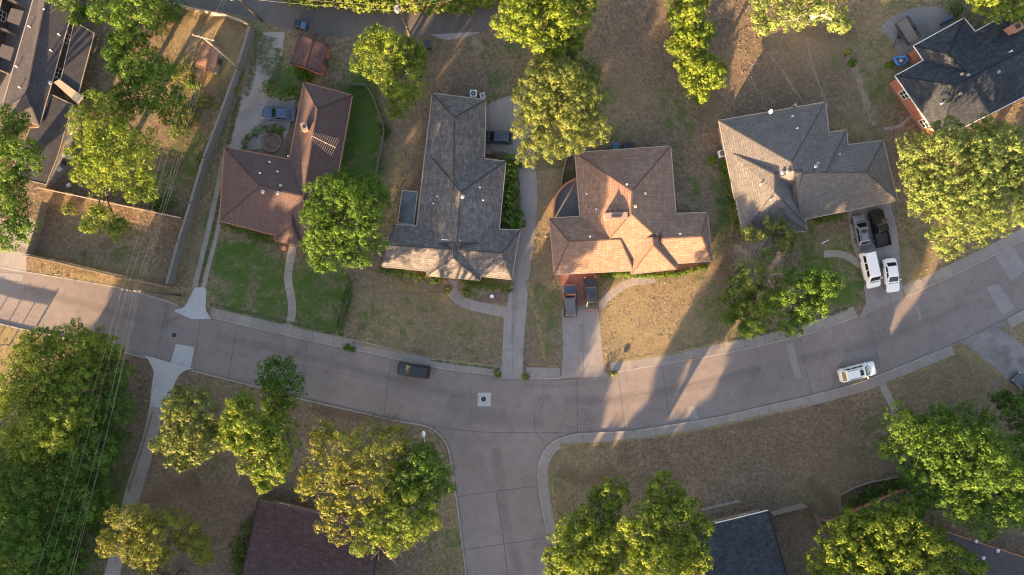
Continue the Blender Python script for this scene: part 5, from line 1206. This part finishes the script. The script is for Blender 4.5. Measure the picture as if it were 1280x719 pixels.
for x, y, r_, h_, m_, l in ((299.5, 98, .62, 1.15, 'lf_bright', 'round clipped ball bush, upper of the pair by the masonry wall'), (294.5, 112, .62, 1.15, 'lf_bright', 'round clipped ball bush, lower of the pair by the masonry wall'),
    (888, 201, .6, .9, 'lf_bright', 'small bright bush left of the white air conditioner'), (1065, 80, .55, .5, 'lf_green', 'small green bush on the worn yard path'), (1059, 66, .35, .4, 'lf_yellow', 'small yellow bush on the worn yard path'),
    (1110, 83, .4, .4, 'lf_green', 'tiny green bush near the blue paddling pool'), (387, 96, 1.1, 1.2, 'lf_green', 'leafy shrub below the maroon shed'), (374, 91, .9, 1.0, 'lf_green', 'leafy shrub at the left corner of the maroon shed'),
    (320, 655, 2.0, 1.8, 'lf_dark', 'large dark shrub at the left corner of the maroon roof'), (305, 680, 1.8, 1.6, 'lf_dark', 'second dark shrub down the side of the maroon roof'), (335, 628, 1.7, 1.6, 'lf_green', 'green shrub at the upper corner of the maroon roof'), (300, 705, 1.6, 1.4, 'lf_dark', 'lowest dark shrub beside the maroon roof'),
    (210, 30, 2.0, 2.0, 'lf_olive', 'scrubby bush by the fence at the top of the dry yard'), (232, 95, 1.6, 1.3, 'lf_olive', 'olive scrub bush left of the tan shed'), (245, 105, 1.2, 1.0, 'lf_green', 'low green scrub below the tan shed'),
    (258, 128, 1.2, 1.0, 'lf_olive', 'olive weed clump beside the masonry wall'), (225, 165, 1.8, 1.2, 'lf_olive', 'weedy clump in the middle of the scrub yard'), (240, 145, 1.3, 1.1, 'lf_yellow', 'yellowish weed clump in the scrub yard'),
    (205, 252, 1.5, 1.2, 'lf_dark', 'dark bush in the corner of the scrub yard by the pale fence'), (250, 200, .5, .6, 'lf_bright', 'small bright green weed at the foot of the masonry wall'), (90, 262, 1.1, .9, 'lf_olive', 'dry low bush inside the corner yard fence'),
    (1138, 605, 1.2, 1.0, 'lf_dark', 'dark shrub at the end of the picketed bed'), (1075, 655, 1.3, 1.2, 'lf_green', 'green shrub below the brick planter'), (560, 362, .5, .5, 'lf_olive', 'small olive shrub left of the curved path'), (582, 366, .5, .5, 'lf_olive', 'small olive shrub right of the curved path'),
    (622, 467, .45, .3, 'lf_olive', 'weed tuft growing at the kerb by the long drive'), (657, 471, .4, .3, 'lf_olive', 'weed tuft at the kerb right of the long drive'), (767, 467, .35, .3, 'lf_olive', 'weed tuft at the kerb right of the red drive'), (434, 434, .35, .3, 'lf_green', 'weed tuft on the pavement left of the black suv'), (441, 436, .3, .3, 'lf_green', 'smaller weed tuft on the pavement left of the black suv'),
    (480, 165, .9, .7, 'lf_dark', 'dark low shrub by the thin wooden fence'), (405, 200, 1.1, 1.3, 'lf_dark', 'dark shrub behind the brown house wing'), (1040, 300, .01, .3, 'lf_green', '')):
    if l: bush(l, x, y, r_, h_, m_)
# bare tree
def bare(label, px, py, rpx, h):
    a = P(px, py); r = thing('bare_tree', a, label, 'tree'); b = MB()
    def grow(p, d, L, rad, dep):
        pts = [p]; q = p; dd = d
        for _ in range(3):
            dd = (dd+Vector((random.gauss(0, .16), random.gauss(0, .16), random.gauss(0, .10)))).normalized(); q = q+dd*L/3; pts.append(q)
        b.tube(pts, [rad, rad*.85, rad*.7, rad*.55], 6 if dep < 2 else 4)
        if dep >= 5: return
        for _ in range(3 if dep < 4 else 2):
            nd = (dd+Vector((random.gauss(0, .62), random.gauss(0, .62), random.gauss(.05, .3)))).normalized(); grow(pts[random.choice((2, 3, 3))], nd, L*random.uniform(.64, .86), rad*.62, dep+1)
    b.tube([a, a+Vector((0, 0, 1.2))], [.22, .17], 8); b.build('trunk', M['barkpale'], r)
    for k in range(13):
        b = MB(); an = 2*PI*k/13+random.random()*.5; grow(a+Vector((0, 0, 1.1)), Vector((math.cos(an)*1.0, math.sin(an)*1.0, random.uniform(.5, 1.5))).normalized(), h*.33, .095, 0); b.build('branch', M['barkpale'], r)
    return r
bare('leafless pale grey tree among the green crowns at the street bend', 950, 345, 42, 6.8)
T('thin olive crown half bare among the leafless pale branches', [(930, 345, 22, 5.2), (965, 352, 20, 5.6), (948, 325, 18, 5), (945, 375, 20, 5.5)], 'lf_olive', trunk=(948, 352), dens=.28, fill=.08, bark='barkpale')
bare('leafless twiggy shrub tree just above the larger bare one', 940, 322, 20, 4)

# ------------------------------------------------------------ unseen trees added beyond the lower edge; they shade the street and shape streaks
def far(px_world, h, r, mat='lf_dark'):
    x, y = px_world; root = thing('tree', (x, y, G), 'unseen tree added beyond the lower edge to shade the street', 'tree', 'unseen trees added for shade')
    b = MB(); b.tube([(x, y, G), (x+.2, y, h*.5), (x, y, h*.8)], [.4, .3, .12], 9); b.build('trunk', M['bark'], root)
    lb = [(x, y, h-r*.9, r*.8, .85), (x, y, h*.45, r*.75, 1.0)]
    for i in range(11):
        a = 6.28*i/11*2.2; q = r*.55; lb.append((x+q*math.cos(a), y+q*math.sin(a), h*random.uniform(.35, .88), r*random.uniform(.35, .5), .9))
    foliage('crown', lb, mat, (x, y, G), root, dens=.8, per=12, ls=.95, tr=.7, fill=1.0)
def fu(u, y): return ((u+.5*y)/.866, y)
for u, y, h, r_ in SHADE_TREES: far(fu(u, y), h, r_)

# ------------------------------------------------------------ light and camera
W = bpy.data.worlds.new('World'); S.world = W; W.use_nodes = True; nt = W.node_tree; bg = nt.nodes['Background']
sk = nt.nodes.new('ShaderNodeTexSky'); sk.sky_type = 'NISHITA'; sk.sun_disc = False; sk.sun_elevation = R(SUN_EL); sk.sun_rotation = R(210); sk.air_density = 1.0; sk.dust_density = 1.6; sk.ozone_density = .8
nt.links.new(sk.outputs[0], bg.inputs[0]); bg.inputs[1].default_value = SKY
sl = bpy.data.lights.new('sun', 'SUN'); sl.energy = 5; sl.angle = R(.6); sl.color = SUNC; so = bpy.data.objects.new('sun', sl); COL.objects.link(so)
e = R(SUN_EL); d = Vector((SD.x*math.cos(e), SD.y*math.cos(e), -math.sin(e))); so.rotation_euler = d.to_track_quat('-Z', 'Y').to_euler(); so.location = (-40, -70, 60)
cam = bpy.data.cameras.new('camera'); co = bpy.data.objects.new('camera', cam); COL.objects.link(co); co.location = (0, 0, H); co.rotation_euler = (0, 0, 0)
cam.sensor_width = 36; cam.lens = 36*H/(1280*K); cam.clip_end = 3000; cam.clip_start = 1; S.camera = co
S.view_settings.view_transform = 'Standard'; S.view_settings.look = 'None'; S.view_settings.gamma = 1; S.view_settings.exposure = EXPO
S.view_settings.use_white_balance = True; S.view_settings.white_balance_temperature = WB; S.view_settings.white_balance_tint = 19
S.render.engine = 'CYCLES'; c = S.cycles; c.max_bounces = 5; c.diffuse_bounces = 3; c.glossy_bounces = 2; c.transmission_bounces = 3; c.transparent_max_bounces = 4; c.use_denoising = True; c.use_adaptive_sampling = True; c.adaptive_threshold = .02
c.sample_clamp_indirect = 6; c.filter_width = 1.15; c.denoising_input_passes = 'RGB_ALBEDO_NORMAL'; c.denoising_prefilter = 'ACCURATE'
